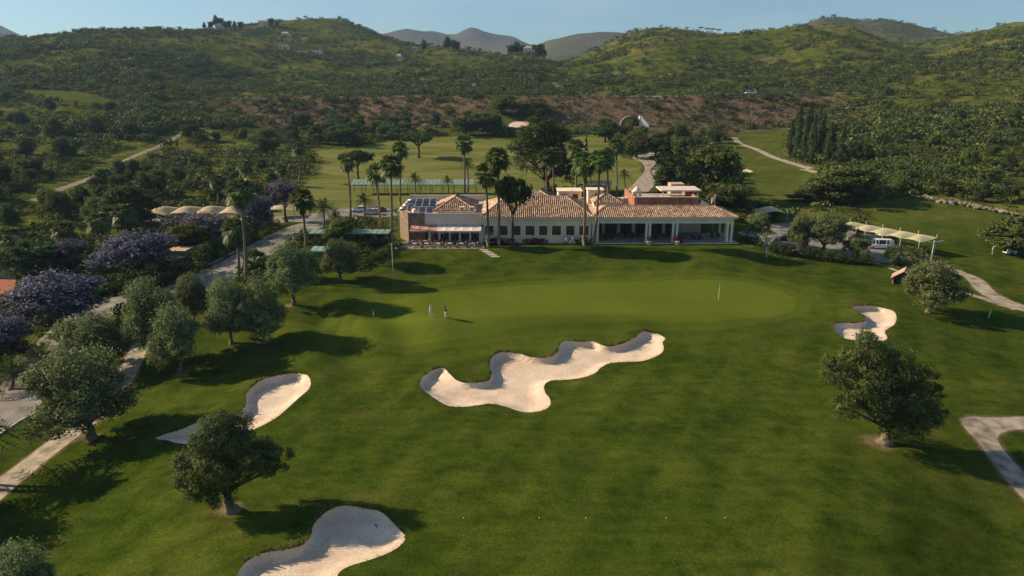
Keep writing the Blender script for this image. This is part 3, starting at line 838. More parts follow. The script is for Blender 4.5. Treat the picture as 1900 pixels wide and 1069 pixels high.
M_bark = plain('grey_bark', (.17, .13, .09), .9, .3, 2.0, bump=.8, bscale=9)
M_bark2 = plain('dark_bark', (.085, .062, .042), .9, .3, 2.0, bump=.8, bscale=9)
M_palmtrunk = plain('palm_trunk', (.20, .15, .105), .9, .25, 2.5, bump=.7, bscale=8)
M_whitebark = plain('bleached_bark', (.52, .46, .37), .85, .18, 2.0, bump=.4, bscale=9)

def leaves(C, N, L, Wd, g):
    """C centres, N leaf normals, L leaf length, Wd leaf width -> quads"""
    n = len(C)
    N = N / (np.linalg.norm(N, axis=1)[:, None] + 1e-9)
    T = g.normal(size=(n, 3)); T -= (T * N).sum(1)[:, None] * N
    T /= np.linalg.norm(T, axis=1)[:, None] + 1e-9
    B = np.cross(N, T)
    l = (L * g.uniform(.65, 1.3, n))[:, None] * .5; w = (Wd * g.uniform(.7, 1.3, n))[:, None] * .5
    V = np.empty((n, 4, 3))
    V[:, 0] = C - T * l; V[:, 1] = C + B * w + N * l * .15; V[:, 2] = C + T * l; V[:, 3] = C - B * w + N * l * .15
    return V.reshape(-1, 3), np.arange(n * 4).reshape(-1, 4)

def sphere_dirs(n, g, zbias=0.0):
    d = g.normal(size=(n, 3)); d /= np.linalg.norm(d, axis=1)[:, None]
    d[:, 2] += zbias; d /= np.linalg.norm(d, axis=1)[:, None]
    return d

def lobe_leaves(lobes, n, leaf, g, aspect=.5, per=7, spread=.16, shell=.45, zbias=.12, fuzz=.8):
    lob = np.array(lobes, float)
    area = (lob[:, 3] * lob[:, 4] + lob[:, 3] * lob[:, 5] + lob[:, 4] * lob[:, 5])
    cnt = np.maximum(1, (n / per * area / area.sum()).astype(int))
    Cs, Ns = [], []
    for (cx, cy, cz, rx, ry, rz), c in zip(lob, cnt):
        d = sphere_dirs(c, g, zbias)
        # clumps: directions gather round a few shoots, with gaps between
        k = max(6, c // 14)
        sh = sphere_dirs(k, g, zbias)
        near = np.argmax(d @ sh.T, axis=1)
        d = d * .55 + sh[near] * .45; d /= np.linalg.norm(d, axis=1)[:, None]
        amp = g.uniform(.74, 1.22, k)[near]
        r = (1 - shell * g.random(c) ** 1.6) * amp
        Rv = np.array([rx, ry, rz])
        P = np.array([cx, cy, cz]) + d * r[:, None] * Rv
        m = np.repeat(np.arange(c), per)
        sp = spread * min(rx, ry, rz)
        Q = P[m] + g.normal(size=(len(m), 3)) * sp
        Nn = d[m] + g.normal(size=(len(m), 3)) * fuzz * .6
        Cs.append(Q); Ns.append(Nn)
    C = np.vstack(Cs); N = np.vstack(Ns)
    return leaves(C, N, leaf, leaf * aspect, g)

def limb_mesh(name, lobes, h0, r0, mat, g, lean=(0, 0), flare=1.5, n=8, twist=.25):
    """a tapered trunk that forks into limbs reaching the lobes"""
    mb = MB()
    top = Vector((lean[0], lean[1], h0))
    mid = Vector((lean[0] * .4 + g.normal() * twist * r0, lean[1] * .4 + g.normal() * twist * r0, h0 * .5))
    mb.tube([(0, 0, -.35), (0, 0, .12), tuple(mid * .5), tuple(mid), tuple(top)], [r0 * flare * 1.15, r0 * flare, r0 * 1.05, r0 * .92, r0 * .8], n)
    for k in range(4):
        a = k * 1.57 + g.random(); mb.tube([(math.cos(a) * r0 * 1.6, math.sin(a) * r0 * 1.6, -.2), (math.cos(a) * r0 * .9, math.sin(a) * r0 * .9, .35), tuple(mid)], [r0 * .3, r0 * .42, r0 * .3], 6)
    for lb in lobes:
        e = Vector(lb[:3]); m = top.lerp(e, .5) + Vector((g.normal(), g.normal(), g.normal() * .4)) * .12 * (e - top).length
        rr = r0 * (.34 + .2 * g.random())
        mb.tube([tuple(top - Vector((0, 0, .15 * h0))), tuple(m), tuple(e)], [rr, rr * .7, rr * .25], 6)
        for q in range(3):
            d = Vector(sphere_dirs(1, g, .2)[0]); e2 = e + Vector((d.x * lb[3], d.y * lb[4], d.z * lb[5])) * .75
            mb.tube([tuple(m), tuple(m.lerp(e2, .55) + Vector((0, 0, .1))), tuple(e2)], [rr * .5, rr * .3, rr * .08], 5)
    return mb.mesh(name, mat, True)

PROTO = {}
def proto(key, lobes, leaf, n, lmat, h0, r0, bark, seed, **kw):
    g = np.random.default_rng(seed)
    V, Q = lobe_leaves(lobes, n, leaf, g, **{k: v for k, v in kw.items() if k in ('aspect', 'per', 'spread', 'shell', 'zbias', 'fuzz')})
    crown = mesh_np(key + '_crown', V, Q, lmat)
    trunk = limb_mesh(key + '_trunk', lobes if len(lobes) < 14 else lobes[:10], h0, r0, bark, g, kw.get('lean', (0, 0)))
    lo = np.percentile(V, 1, axis=0); hi = np.percentile(V, 99, axis=0)
    PROTO[key] = (crown, trunk, float(hi[0] - lo[0]), float(hi[2]), float((hi[0] + lo[0]) / 2))
    return PROTO[key]

def rlobes(n, w, zc, hz, seed, size=(.34, .5), flat=.8):
    """n lobes filling a crown of width w centred at height zc with half height hz"""
    g = np.random.default_rng(seed); out = []
    for k in range(n):
        a = 2 * math.pi * (k / n) + g.normal() * .35; rr = w / 2 * (.52 if k % 3 else .30) * g.uniform(.75, 1.15)
        s = w / 2 * g.uniform(*size)
        out.append((rr * math.cos(a), rr * math.sin(a), zc + hz * g.uniform(-.6, .6), s, s, s * flat))
    out.append((0, 0, zc + hz * .55, w * .24, w * .24, hz * .5))
    out.append((0, 0, zc, w * .28, w * .28, hz * .6))
    return out

proto('olive_a', rlobes(17, 7.2, 3.3, 2.7, 3, (.19, .32)), .25, 20000, L_olive, 1.2, .20, M_bark, 31, aspect=.42)
proto('olive_b', rlobes(16, 6.8, 3.4, 2.9, 14, (.19, .32)), .25, 20000, L_olive, 1.2, .20, M_bark, 32, aspect=.42)
proto('olive_c', rlobes(18, 7.4, 3.2, 2.6, 25, (.17, .30)), .25, 19000, L_olive, 1.1, .20, M_bark, 33, aspect=.42)
proto('oak_a', rlobes(14, 9.0, 4.0, 2.8, 41, (.28, .42)), .40, 10000, L_holm, 2.2, .30, M_bark2, 51, aspect=.6)
proto('oak_b', rlobes(13, 8.0, 4.4, 3.2, 42, (.28, .44)), .40, 9500, L_holm, 2.4, .28, M_bark2, 52, aspect=.6)
proto('dark_a', rlobes(14, 9.0, 4.6, 3.4, 43, (.28, .42)), .42, 9500, L_dark, 2.0, .3, M_bark2, 53, aspect=.6)
proto('dark_b', rlobes(12, 8.0, 4.8, 3.6, 44, (.28, .42)), .42, 9000, L_dark, 2.2, .3, M_bark2, 54, aspect=.6)
proto('jaca_a', rlobes(20, 9.0, 4.4, 2.8, 61, (.16, .28), .75), .26, 13000, L_jaca, 2.2, .22, M_bark2, 71, aspect=.7, per=9, spread=.22, shell=.6)
proto('jaca_b', rlobes(15, 6.5, 4.8, 2.0, 62, (.16, .28), .75), .24, 6500, L_jaca2, 2.6, .18, M_bark2, 72, aspect=.7, per=9, spread=.25, shell=.7)
proto('umbrella', rlobes(10, 9.0, 6.2, 1.5, 63, (.34, .46), .55), .46, 6500, L_dark, 4.2, .26, M_bark2, 73, aspect=.5)
tl = [(g_[0], g_[1], z_, r_, r_, r_ * 1.25) for z_, r_, g_ in [(3, 1.3, (.3, 0)), (5, 1.6, (-.4, .3)), (7, 1.7, (.3, -.3)), (9, 1.6, (-.2, .2)), (11, 1.4, (.3, .1)), (13, 1.1, (-.1, 0)), (14.6, .7, (0, 0))]]
proto('poplar', tl, .5, 6000, L_dark, 2.0, .24, M_bark2, 74, aspect=.5, zbias=.3)
cl = [(0, 0, z_, r_, r_, 1.2) for z_, r_ in [(1.2, .75), (2.8, .95), (4.4, 1.0), (6.0, .95), (7.6, .8), (9.2, .55), (10.3, .3)]]
proto('cypress', cl, .34, 5500, L_cyp, 1.0, .16, M_bark2, 75, aspect=.35, zbias=.5, shell=.25, fuzz=.5)
pl = [(-2.5, 0, 6, 2.6, 2.6, 2.2), (2.2, .5, 7, 2.6, 2.4, 2.4), (-.5, -.6, 9.5, 2.8, 2.6, 2.6), (1.6, .6, 12, 2.6, 2.4, 2.4), (-1.8, .3, 12.5, 2.2, 2.2, 2.0), (.6, 0, 15, 2.2, 2.2, 2.0), (3.6, 0, 10, 1.9, 1.9, 1.8), (-4, 0, 8.5, 1.7, 1.7, 1.5), (2.8, 0, 14, 1.5, 1.5, 1.3), (-3.4, .4, 4.2, 2.0, 2.0, 1.6)]
proto('big_pine', pl, .5, 13000, L_pine, 3.0, .5, M_bark2, 76, aspect=.4)
pl2 = [(-1.2, 0, 7.5, 1.8, 1.8, .7), (1.4, .4, 8.0, 1.9, 1.8, .7), (0, -.5, 8.6, 1.8, 1.8, .7)]
proto('stone_pine', pl2, .5, 1800, L_dark, 6.8, .2, M_bark2, 77, aspect=.5)

def ground_at(px, py, Y=None):
    """base of a thing: on the ground at that photo position, or straight below it at distance Y"""
    if Y is None: p = G(px, py); x, y = float(p[0]), float(p[1])
    else: x, y = W(px, py, Y)[0], Y
    return x, y, zg(x, y)

def place_tree(name, key, label, base, crown, cat='tree', group=None, Y=None, rz=None, depth=1.0, sink=0.0):
    """base photo position; crown = (x0, x1, y0) photo extent of the crown: left, right, top"""
    x, y, z = ground_at(*base, Y)
    cm, tm, w, h, off = PROTO[key]
    x0, _ = W(crown[0], crown[2] + 20, y); x1, _ = W(crown[1], crown[2] + 20, y)
    _, zt = W((crown[0] + crown[1]) / 2, crown[2], y)
    s = (x1 - x0) / w; sz = max(.3, (zt - z) / h)
    t = empty(name, (x, y, z - sink), rnd.uniform(0, 6.28) if rz is None else rz)
    tag(t, label, cat, group)
    t.scale = (s, s * depth, sz)
    link('trunk', tm, t); link('crown', cm, t)
    return t

# ---- scrub: too many to count, set out over the slopes
def bush_proto(key, mat, seed, w=1.0, hgt=.8, n=330, leaf=.19):
    g = np.random.default_rng(seed)
    lob = [(g.normal() * .34 * w, g.normal() * .34 * w, hgt * (.45 + .25 * g.random()), .5 * w * g.uniform(.7, 1.1), .5 * w * g.uniform(.7, 1.1), .46 * hgt) for _ in range(4)] + [(0, 0, hgt * .5, .62 * w, .62 * w, .5 * hgt)]
    V, Q = lobe_leaves(lob, n, leaf, g, aspect=.75, per=4, spread=.08, shell=.15, fuzz=.42)
    me = mesh_np(key, V, Q, mat)
    return bpy.data.objects.new(key, me)

BUSH = [bush_proto('scrub_bush', L_scrub, 101), bush_proto('scrub_bush', L_holm, 102, 1.0, 1.05), bush_proto('scrub_bush', L_scrub, 103, 1.15, .62),
        bush_proto('scrub_bush', L_dark, 104, .95, 1.15), bush_proto('scrub_bush', L_scrub2, 105, 1.0, .55), bush_proto('scrub_bush', L_scrub3, 106, 1.0, .5)]

def scatter_group():
    ng = bpy.data.node_groups.new('scatter', 'GeometryNodeTree')
    ng.interface.new_socket('Geometry', in_out='INPUT', socket_type='NodeSocketGeometry')
    ng.interface.new_socket('Geometry', in_out='OUTPUT', socket_type='NodeSocketGeometry')
    n, l = ng.nodes, ng.links
    i = n.new('NodeGroupInput'); o = n.new('NodeGroupOutput')
    j = n.new('GeometryNodeJoinGeometry')
    for b in reversed(BUSH):
        q = n.new('GeometryNodeObjectInfo'); q.inputs['Object'].default_value = b; q.inputs['As Instance'].default_value = True
        l.new(q.outputs['Geometry'], j.inputs[0])
    ip = n.new('GeometryNodeInstanceOnPoints'); ip.inputs['Pick Instance'].default_value = True
    def at(nm, typ):
        a = n.new('GeometryNodeInputNamedAttribute'); a.data_type = typ; a.inputs['Name'].default_value = nm; return a.outputs['Attribute']
    cx = n.new('ShaderNodeCombineXYZ'); l.new(at('rz', 'FLOAT'), cx.inputs[2])
    l.new(i.outputs[0], ip.inputs['Points']); l.new(j.outputs[0], ip.inputs['Instance']); l.new(at('pi', 'INT'), ip.inputs['Instance Index'])
    l.new(cx.outputs[0], ip.inputs['Rotation']); l.new(at('sc', 'FLOAT'), ip.inputs['Scale'])
    l.new(ip.outputs[0], o.inputs[0])
    return ng
NG = scatter_group()

def scatter(name, P, sc, pi, label, cat='shrubs'):
    me = bpy.data.meshes.new(name)
    me.vertices.add(len(P)); me.vertices.foreach_set('co', np.asarray(P, np.float32).ravel())
    for an, ty, v in (('sc', 'FLOAT', sc), ('rz', 'FLOAT', rng.uniform(0, 6.28, len(P))), ('pi', 'INT', pi)):
        a = me.attributes.new(an, ty, 'POINT'); a.data.foreach_set('value', np.asarray(v, np.float32 if ty == 'FLOAT' else np.int32))
    o = link(name, me)
    md = o.modifiers.new('scatter', 'NODES'); md.node_group = NG
    tag(o, label, cat, kind='stuff')
    return o

NOBUSH = [p for k_, p in POLYS if k_ != 'turf'] + [p for k_, p in POLYS if k_ == 'turf']
cq = G(1168, 231)
BUILT = [np.array([(-27, 134), (50, 134), (52, 180), (-27, 182)]), np.array([(cq[0] - 8, cq[1] - 26), (cq[0] + 13, cq[1] - 26), (cq[0] + 13, cq[1] + 3), (cq[0] - 8, cq[1] + 3)])]
def clear_of(P, margin=1.2):
    ok = np.ones(len(P), bool)
    for p in NOBUSH + BUILT:
        margin_ = margin + (3.5 if margin and any(p is q for q in PATHS['dirt_track']) else 0)
        mn, mx2 = p.min(0) - 8, p.max(0) + 8
        c = np.where(ok & (P[:,0] > mn[0]) & (P[:,0] < mx2[0]) & (P[:,1] > mn[1]) & (P[:,1] < mx2[1]))[0]
        if len(c) == 0: continue
        bad = inside(P[c], p)
        if margin:
            d, _ = seg_dist(P[c], p); bad |= d < margin_
        ok[c[bad]] = False
    return ok

def earth_at(P):
    """bare-earth value of the nearest vertex, on a coarse grid"""
    e = sstep(368, 384, P[:,1]) * (1 - sstep(446, 449, P[:,1])) * sstep(-200, -150, P[:,0]) * (1 - sstep(165, 235, P[:,0]))
    return e

def slope_points(y0, y1, per, smin, smax, seed, wfac=.86, y_side=None, dens=(-.18, .30)):
    g = np.random.default_rng(seed)
    area = wfac * (y1 ** 2 - y0 ** 2); n = int(area / per)
    Y = np.sqrt(g.uniform(y0 ** 2, y1 ** 2, n)); X = g.uniform(-wfac, wfac, n) * Y
    P = np.stack([X, Y], 1)
    d = fbm(X, Y, 60, 4, seed) + .5 * fbm(X, Y, 14, 2, seed + 3)
    e = earth_at(P)
    keepp = g.random(n) < (.10 + .90 * sstep(dens[0], dens[1], d)) * (1 - .5 * e) * (1 - .45 * sstep(90, 200, X) * sstep(520, 640, Y))
    P = P[keepp]; e = e[keepp]
    P = P[clear_of(P, 3.2 if y1 < 700 else 0)]
    e = earth_at(P); n = len(P)
    z = zbase(P[:,0], P[:,1])
    big = sstep(-.1, .5, fbm(P[:,0], P[:,1], 80, 3, seed + 7))
    sc = (smin + (smax - smin) * g.random(n) ** 1.8) * (.8 + .5 * big) * (1 - .3 * e)
    right = P[:,0] > 120
    r = g.random(n)
    pi = np.where(r < .28, 0, np.where(r < .56, 1, np.where(r < .70, 2, np.where(r < .90, 3, np.where(r < .98, 4, 5)))))
    pi = np.where((e > .5) & (g.random(n) < .3), np.where(g.random(n) < .5, 5, 4), pi)
    return np.column_stack([P, z - .08]), sc, pi
for args, lab in [((150, 300, 4.6, 1.3, 4.2, 1), 'dense green scrub covering the slopes nearest the course'),
                  ((300, 640, 9.0, 1.5, 4.8, 2), 'scrub covering the slopes around the motorway embankment'),
                  ((640, 1150, 30.0, 1.5, 4.6, 3), 'scrub and low woods on the hills behind the motorway'),
                  ((1150, 2100, 150.0, 3.0, 6.5, 4), 'faint scrub on the far brown hills')]:
    P, sc, pi = slope_points(*args)
    scatter('hillside_scrub', P, sc, pi, lab)
# ground cover between the left road and the lawn, and round the car parks
g = np.random.default_rng(77)
P = np.column_stack([g.uniform(-115, -14, 5200), g.uniform(62, 150, 5200)])
ok = clear_of(P, .9) & (P[:,0] < -.12 * (P[:,1]))
P = P[ok]; P = P[g.random(len(P)) < .5]
scatter('roadside_shrubs', np.column_stack([P, zbase(P[:,0], P[:,1]) - .05]), g.uniform(.7, 2.2, len(P)), g.choice([0, 1, 1, 3, 3], len(P)), 'low dark shrubs between the left road and the lawn')

# ragged long grass hanging over the high lips of the bunkers
L_fringe = leafmat('lip_grass', (.050, .048, .012), (.190, .135, .055), .15)
for (n_, p), lab in zip(bunkers, ['ragged grass lip of the large middle bunker', 'ragged grass lip of the left bunker', 'ragged grass lip of the nearest bunker', 'ragged grass lip of the right bunker']):
    g = np.random.default_rng(len(p)); q = resample(p, .035)
    t_ = np.roll(q, -1, 0) - np.roll(q, 1, 0); t_ /= np.linalg.norm(t_, axis=1)[:, None]; nr = np.stack([t_[:, 1], -t_[:, 0]], 1)
    if inside(q[:1] + nr[:1] * .1, p)[0]: nr = -nr
    w = np.clip(nr @ np.array([-.62, .78]), 0, 1)
    k = g.random(len(q)) < .12 + .88 * w
    k &= vnoise(q[:, 0] / .8, q[:, 1] / .8, 5) + .5 * vnoise(q[:, 0] / .25, q[:, 1] / .25, 6) > -.05
    q, nr, w = q[k], nr[k], w[k]; n_b = len(q)
    b = q + nr * (g.random((n_b, 1)) * .42 - .06); zb_ = zbase(b[:, 0], b[:, 1]) + bunker_raise(b)
    h = g.uniform(.14, .46, n_b) * (.5 + .7 * w); a = g.uniform(0, 6.28, n_b); lean = g.normal(size=(n_b, 2)) * .10 - nr * .10
    B3 = np.column_stack([b, zb_ - .03]); wd = np.column_stack([np.cos(a), np.sin(a), np.zeros(n_b)]) * .05
    tip = np.column_stack([b + lean, zb_ + h])
    V = np.stack([B3 - wd, B3 + wd, tip + wd * .35, tip - wd * .35], 1).reshape(-1, 3)
    tag(link('lip_grass', mesh_np('lip_grass', V, np.arange(n_b * 4).reshape(-1, 4), L_fringe)), lab, 'grass', kind='stuff')

# bushes on the brown motorway bank
g = np.random.default_rng(78)
P = np.column_stack([g.uniform(-195, 235, 1500), g.uniform(372, 446, 1500)])
P = P[clear_of(P, 2.0)]; P = P[g.random(len(P)) < .25 + .75 * sstep(-.25, .25, fbm(P[:,0], P[:,1], 22, 3, 91))]
scatter('embankment_shrubs', np.column_stack([P, zbase(P[:,0], P[:,1]) - .1]), 1.0 + 2.0 * g.random(len(P)) ** 2, g.choice([0, 1, 3, 3, 4, 5], len(P)), 'low bushes dotted over the brown motorway embankment')
# ------------------------------------------------------------------ palms
def fan_crown(key, seed, nf=58, pet=1.05, fan=1.25, dead=34):
    g = np.random.default_rng(seed)
    V, Fc, Vd, Fd = [], [], [], []
    def frond(V, Fc, az, el, pl, fr, droop, nb=9):
        d = np.array([math.cos(az) * math.cos(el), math.sin(az) * math.cos(el), math.sin(el)])
        side = np.array([-math.sin(az), math.cos(az), 0]); up = np.cross(d, side)
        if up[2] < 0: up = -up
        e = d * pl + np.array([0, 0, -.12 * pl])
        n0 = len(V)
        V.extend([-side * .04, side * .04, e + side * .03, e - side * .03]); Fc.append([n0, n0+1, n0+2, n0+3])
        for b in range(nb):
            t = (b / (nb - 1) - .5) * 2.7
            bd = d * math.cos(t) + side * math.sin(t)
            L = fr * (1 - .25 * abs(t) / 1.4) * g.uniform(.85, 1.1)
            mid = e + bd * L * .55 + np.array([0, 0, -.05 * L * droop]); tip = e + bd * L + np.array([0, 0, -.42 * L * droop])
            w = np.cross(bd, up); w = w / (np.linalg.norm(w) + 1e-9) * .115 * fr + up * g.normal() * .03
            n0 = len(V)
            V.extend([e, mid + w, tip, mid - w]); Fc.append([n0, n0+1, n0+2, n0+3])
    for k in range(nf):
        el = math.radians(80 - 125 * ((k + .5) / nf) ** .85 + g.normal() * 8)
        frond(V, Fc, k * 2.39996 + g.normal() * .2, el, pet * g.uniform(.8, 1.15), fan * g.uniform(.85, 1.1), 1.0 if el > 0 else 1.4)
    for k in range(dead):
        el = math.radians(-58 - 25 * g.random())
        frond(Vd, Fd, k * 2.39996 + g.normal() * .3, el, pet * g.uniform(.55, 1.2), fan * .75, 1.2, 6)
    return mesh_np(key, np.array(V), np.array(Fc), L_palm), mesh_np(key + '_skirt', np.array(Vd) * np.array([.62, .62, 1]), np.array(Fd), L_dead)

def feather_crown(key, seed, nf=44, length=2.6, droop=1.0):
    g = np.random.default_rng(seed)
    V, Fc = [], []
    for k in range(nf):
        az = k * 2.39996 + g.normal() * .15; el = math.radians(82 - 95 * ((k + .5) / nf) ** .9 + g.normal() * 6)
        L = length * g.uniform(.85, 1.1)
        d = np.array([math.cos(az) * math.cos(el), math.sin(az) * math.cos(el), math.sin(el)])
        side = np.array([-math.sin(az), math.cos(az), 0])
        P = [d * L * t + np.array([0, 0, -.55 * droop * L * t * t * (.5 + math.cos(el) * .6)]) for t in np.linspace(0, 1, 9)]
        for i in range(8):
            n0 = len(V); w = side * .035 * (1 - i / 9)
            V.extend([P[i] - w, P[i] + w, P[i+1] + w * .8, P[i+1] - w * .8]); Fc.append([n0, n0+1, n0+2, n0+3])
            if i == 0: continue
            for sgn in (-1, 1):
                for q in (0., .5):
                    p = P[i] * (1 - q) + P[i+1] * q
                    ll = .62 * math.sin(math.pi * (.12 + .8 * (i + q) / 9)) * length / 2.4
                    dirv = side * sgn * .8 + d * .55 + np.array([0, 0, -.25 + .2 * g.normal()])
                    n0 = len(V); wv = d * .07
                    V.extend([p - wv, p + dirv * ll * .5 - wv * .2 + np.array([0, 0, .03]), p + dirv * ll, p + wv]); Fc.append([n0, n0+1, n0+2, n0+3])
    return mesh_np(key, np.array(V), np.array(Fc), L_palm)

FAN = [fan_crown('fan_palm_crown', s) for s in (1, 2, 3)]
FEATHER = [feather_crown('feather_palm_crown', s) for s in (5, 6)]
def palm_trunk():
    mb = MB(); prof = []
    for i in range(15):
        t = i / 14
        r = .19 * (1 - .38 * t) + .16 * math.exp(-t * 22) + (.012 if i % 2 else 0)
        prof.append(((.12 * math.sin(t * 3.1), .05 * math.sin(t * 4), t), r))
    # unit height: bend stays small because only z is stretched
    mb.tube([p for p, _ in prof], [r for _, r in prof], 9)
    return mb.mesh('palm_trunk', M_palmtrunk, True)
PTRUNK = palm_trunk()
def place_palm(label, base, top, kind='fan', Y=None, size=1.0, group='tall palms around the clubhouse', name='fan_palm', thick=1.45):
    x, y, z = ground_at(*base, Y)
    tx, tz = W(top[0], top[1], y)
    t = empty(name, (x, y, z)); tag(t, label, 'palm', group)
    h = max(.4, tz - z); dx = tx - x
    tr = link('trunk', PTRUNK, t); tr.location = (0, 0, -.2)
    tr.rotation_euler = (0, math.atan2(dx, h), 0); tr.scale = (thick, thick, math.hypot(h, dx) + .2)
    k = rnd.randrange(3)
    if kind == 'fan':
        c = link('crown', FAN[k][0], t); s = link('dead_frond_skirt', FAN[k][1], t)
        for o in (c, s): o.location = (dx + .04, 0, h - .05); o.scale = (size * 1.15,) * 3; o.rotation_euler = (0, 0, rnd.uniform(0, 6.28))
        s.scale = (size, size, size * rnd.uniform(.8, 1.3))
    else:
        c = link('crown', FEATHER[k % 2], t); c.location = (dx + .04, 0, h - .05); c.scale = (size * 1.12,) * 3; c.rotation_euler = (0, 0, rnd.uniform(0, 6.28))
    return t

PALMS = [
 ('slim fan palm with bare pale trunk left of the driving range shelter', (651,409), (644,303), None, .85),
 ('fan palm right of the purple trees beside the asphalt road', (569,492), (559,368), None, 1.15),
 ('fan palm standing alone on the dry slope left of the driving range', (556,338), (554,275), None, 1.1),
 ('short fan palm beside the lone palm on the dry slope', (526,345), (522,314), None, .9),
 ('fan palm in front of the left end of the driving range shelter', (706,430), (697,320), None, 1.1),
 ('fan palm with the fullest crown left of the solar panels', (726,452), (724,305), None, 1.2),
 ('tallest fan palm just behind the solar panel roof', (742,380), (741,276), 190, 1.15),
 ('tall thin fan palm behind the small hipped roof', (862,380), (860,264), 186, 1.15),
 ('fan palm before the main windows, left one of two', (906,458), (900,322), None, 1.2),
 ('tallest fan palm before the main windows, right one of two', (926,459), (922,292), None, 1.2),
 ('left one of two fan palms standing below the big pine', (1014,372), (1012,290), 195, 1.2),
 ('right one of two fan palms standing below the big pine', (1027,372), (1025,287), 197, 1.2),
 ('straight fan palm at the joint of hall and veranda', (1084,456), (1083,300), None, 1.2),
 ('fan palm with leaning trunk at the veranda corner', (1102,459), (1113,296), None, 1.2),
 ('fan palm behind the white stair boxes, leftmost of four', (1068,380), (1068,272), 188, 1.2),
 ('fan palm behind the white stair boxes, second from left', (1096,380), (1094,306), 186, 1.0),
 ('fan palm behind the white stair boxes, third from left', (1128,380), (1126,288), 186, 1.15),
 ('fan palm behind the white stair boxes, rightmost of four', (1144,380), (1143,270), 192, 1.15),
 ('fan palm with thick crown by the road, nearest the olive trees', (443,514), (437,424), None, 1.15),
 ('very tall fan palm rising over the road beside the purple tree', (458,524), (444,352), None, 1.2),
 ('fan palm with tall grey trunk in the dark wood left of the carport', (231,452), (228,395), None, 1.15),
 ('fan palm deep in the dark wood, left of its tall neighbour', (188,475), (181,410), None, 1.1),
 ('fan palm poking out of the wood above the tennis court', (22,500), (18,440), None, 1.2),
 ('fan palm in the wood between tennis court and purple trees', (62,498), (58,446), None, 1.0),
 ('fan palm in the wood above the big purple tree', (118,478), (118,425), None, 1.0),
 ('fan palm on the slope above the left carport, left one', (404,388), (402,336), None, 1.0),
 ('fan palm on the slope above the left carport, right one', (456,378), (454,308), None, 1.0),
 ('young fan palm with thin trunk between the road and the tall olive', (472,508), (472,482), None, 1.1),
]
for lab, b, t, Y, s in PALMS: place_palm(lab, b, t, 'fan', Y, s)
for lab, b, t, Y, s in [
 ('broad feather palm beside the road left of the clubhouse', (600,424), (600,386), None, 1.35),
 ('small feather palm behind the parked white car', (676,408), (675,372), None, 1.05),
 ('feather palm in front of the driving range shelter', (770,372), (770,334), 196, 1.15),
 ('small feather palm left of the tall thin palm behind the roof', (832,372), (830,336), 196, .85),
 ('feather palm beside the tall thin palm behind the small roof', (868,372), (867,306), 196, .95),
 ('feather palm to the right of the four stair box palms', (1160,372), (1158,325), 196, .9),
 ('low feather palm on the grass beside the left road', (20,722), (22,690), None, 1.25),
 ('low feather palm between the left road and the cart path', (84,690), (80,662), None, 1.2),
 ('feather palm beyond the left edge beside the cart path', (-70,905), (-70,800), None, 1.7),
 ('tall feather palm beyond the left edge above the cart path', (-150,890), (-150,730), None, 1.7),
 ('small feather palm by the entrance of the driving range', (622,418), (622,402), None, .8)]:
    place_palm(lab, b, t, 'feather', Y, s, name='feather_palm', thick=1.3)

# ------------------------------------------------------------------ the two lone trees on the lawn
def lone_tree(name, label, base, lobes_px, trunk_h, r0, leaf, n, seed, lean):
    """lobes_px: photo centre and radius of each bough seen, with its depth offset in metres"""
    x, y, z = ground_at(*base)
    g = np.random.default_rng(seed); lobes = []
    for (px, py, r, dy) in lobes_px:
        lx, lz = W(px, py, y + dy)
        den = CP + (534.5 - py) / F * SP
        rr = r / (F * den) * (y + dy) * .86
        lobes.append((lx - x, dy, lz - z, rr, rr, rr * .85))
    V, Q = lobe_leaves(lobes, n, leaf, g, aspect=.42, per=8, spread=.13, shell=.45, fuzz=.6)
    t = empty(name, (x, y, z)); tag(t, label, 'tree')
    link('trunk', limb_mesh(name + '_trunk', lobes, trunk_h, r0, M_bark, g, lean, 1.7, 10, .5), t)
    link('crown', mesh_np(name + '_crown', V, Q, L_lone), t)
    return t
lone_tree('olive_tree', 'lone gnarled dark green tree between the left bunker and the nearest bunker', (430,948),
  [(408,792,40,.5),(440,790,34,1.2),(385,820,40,-.6),(440,828,46,.6),(490,842,38,1.0),(518,852,28,.4),(500,870,24,-.8),(350,862,36,-.4),(345,892,28,-1),(390,870,44,-1.2),(372,905,34,-1.4),(430,880,36,-.8),(405,915,34,-1.0),(470,858,30,-1.2),(430,845,32,1.6),(365,850,24,1.2)],
  2.2, .42, .25, 34000, 201, (-.3, .2))
lone_tree('olive_tree', 'lone broad dark tree beside the forked path at the right', (1640,822),
  [(1608,632,30,.4),(1625,655,36,.8),(1585,660,30,-.4),(1660,668,38,1.4),(1548,690,34,-.2),(1540,672,18,.4),(1615,700,46,-1.0),(1668,700,42,-.2),(1712,700,32,.6),(1572,755,36,-1.4),(1590,728,34,-1.6),(1640,750,38,-1.6),(1695,745,44,-.8),(1728,770,32,.4),(1705,785,34,-.6),(1665,790,38,-1.2),(1640,775,36,.8),(1735,725,20,1.2),(1690,720,30,1.8),(1620,690,30,1.8)],
  1.9, .5, .25, 42000, 202, (.2, .2))

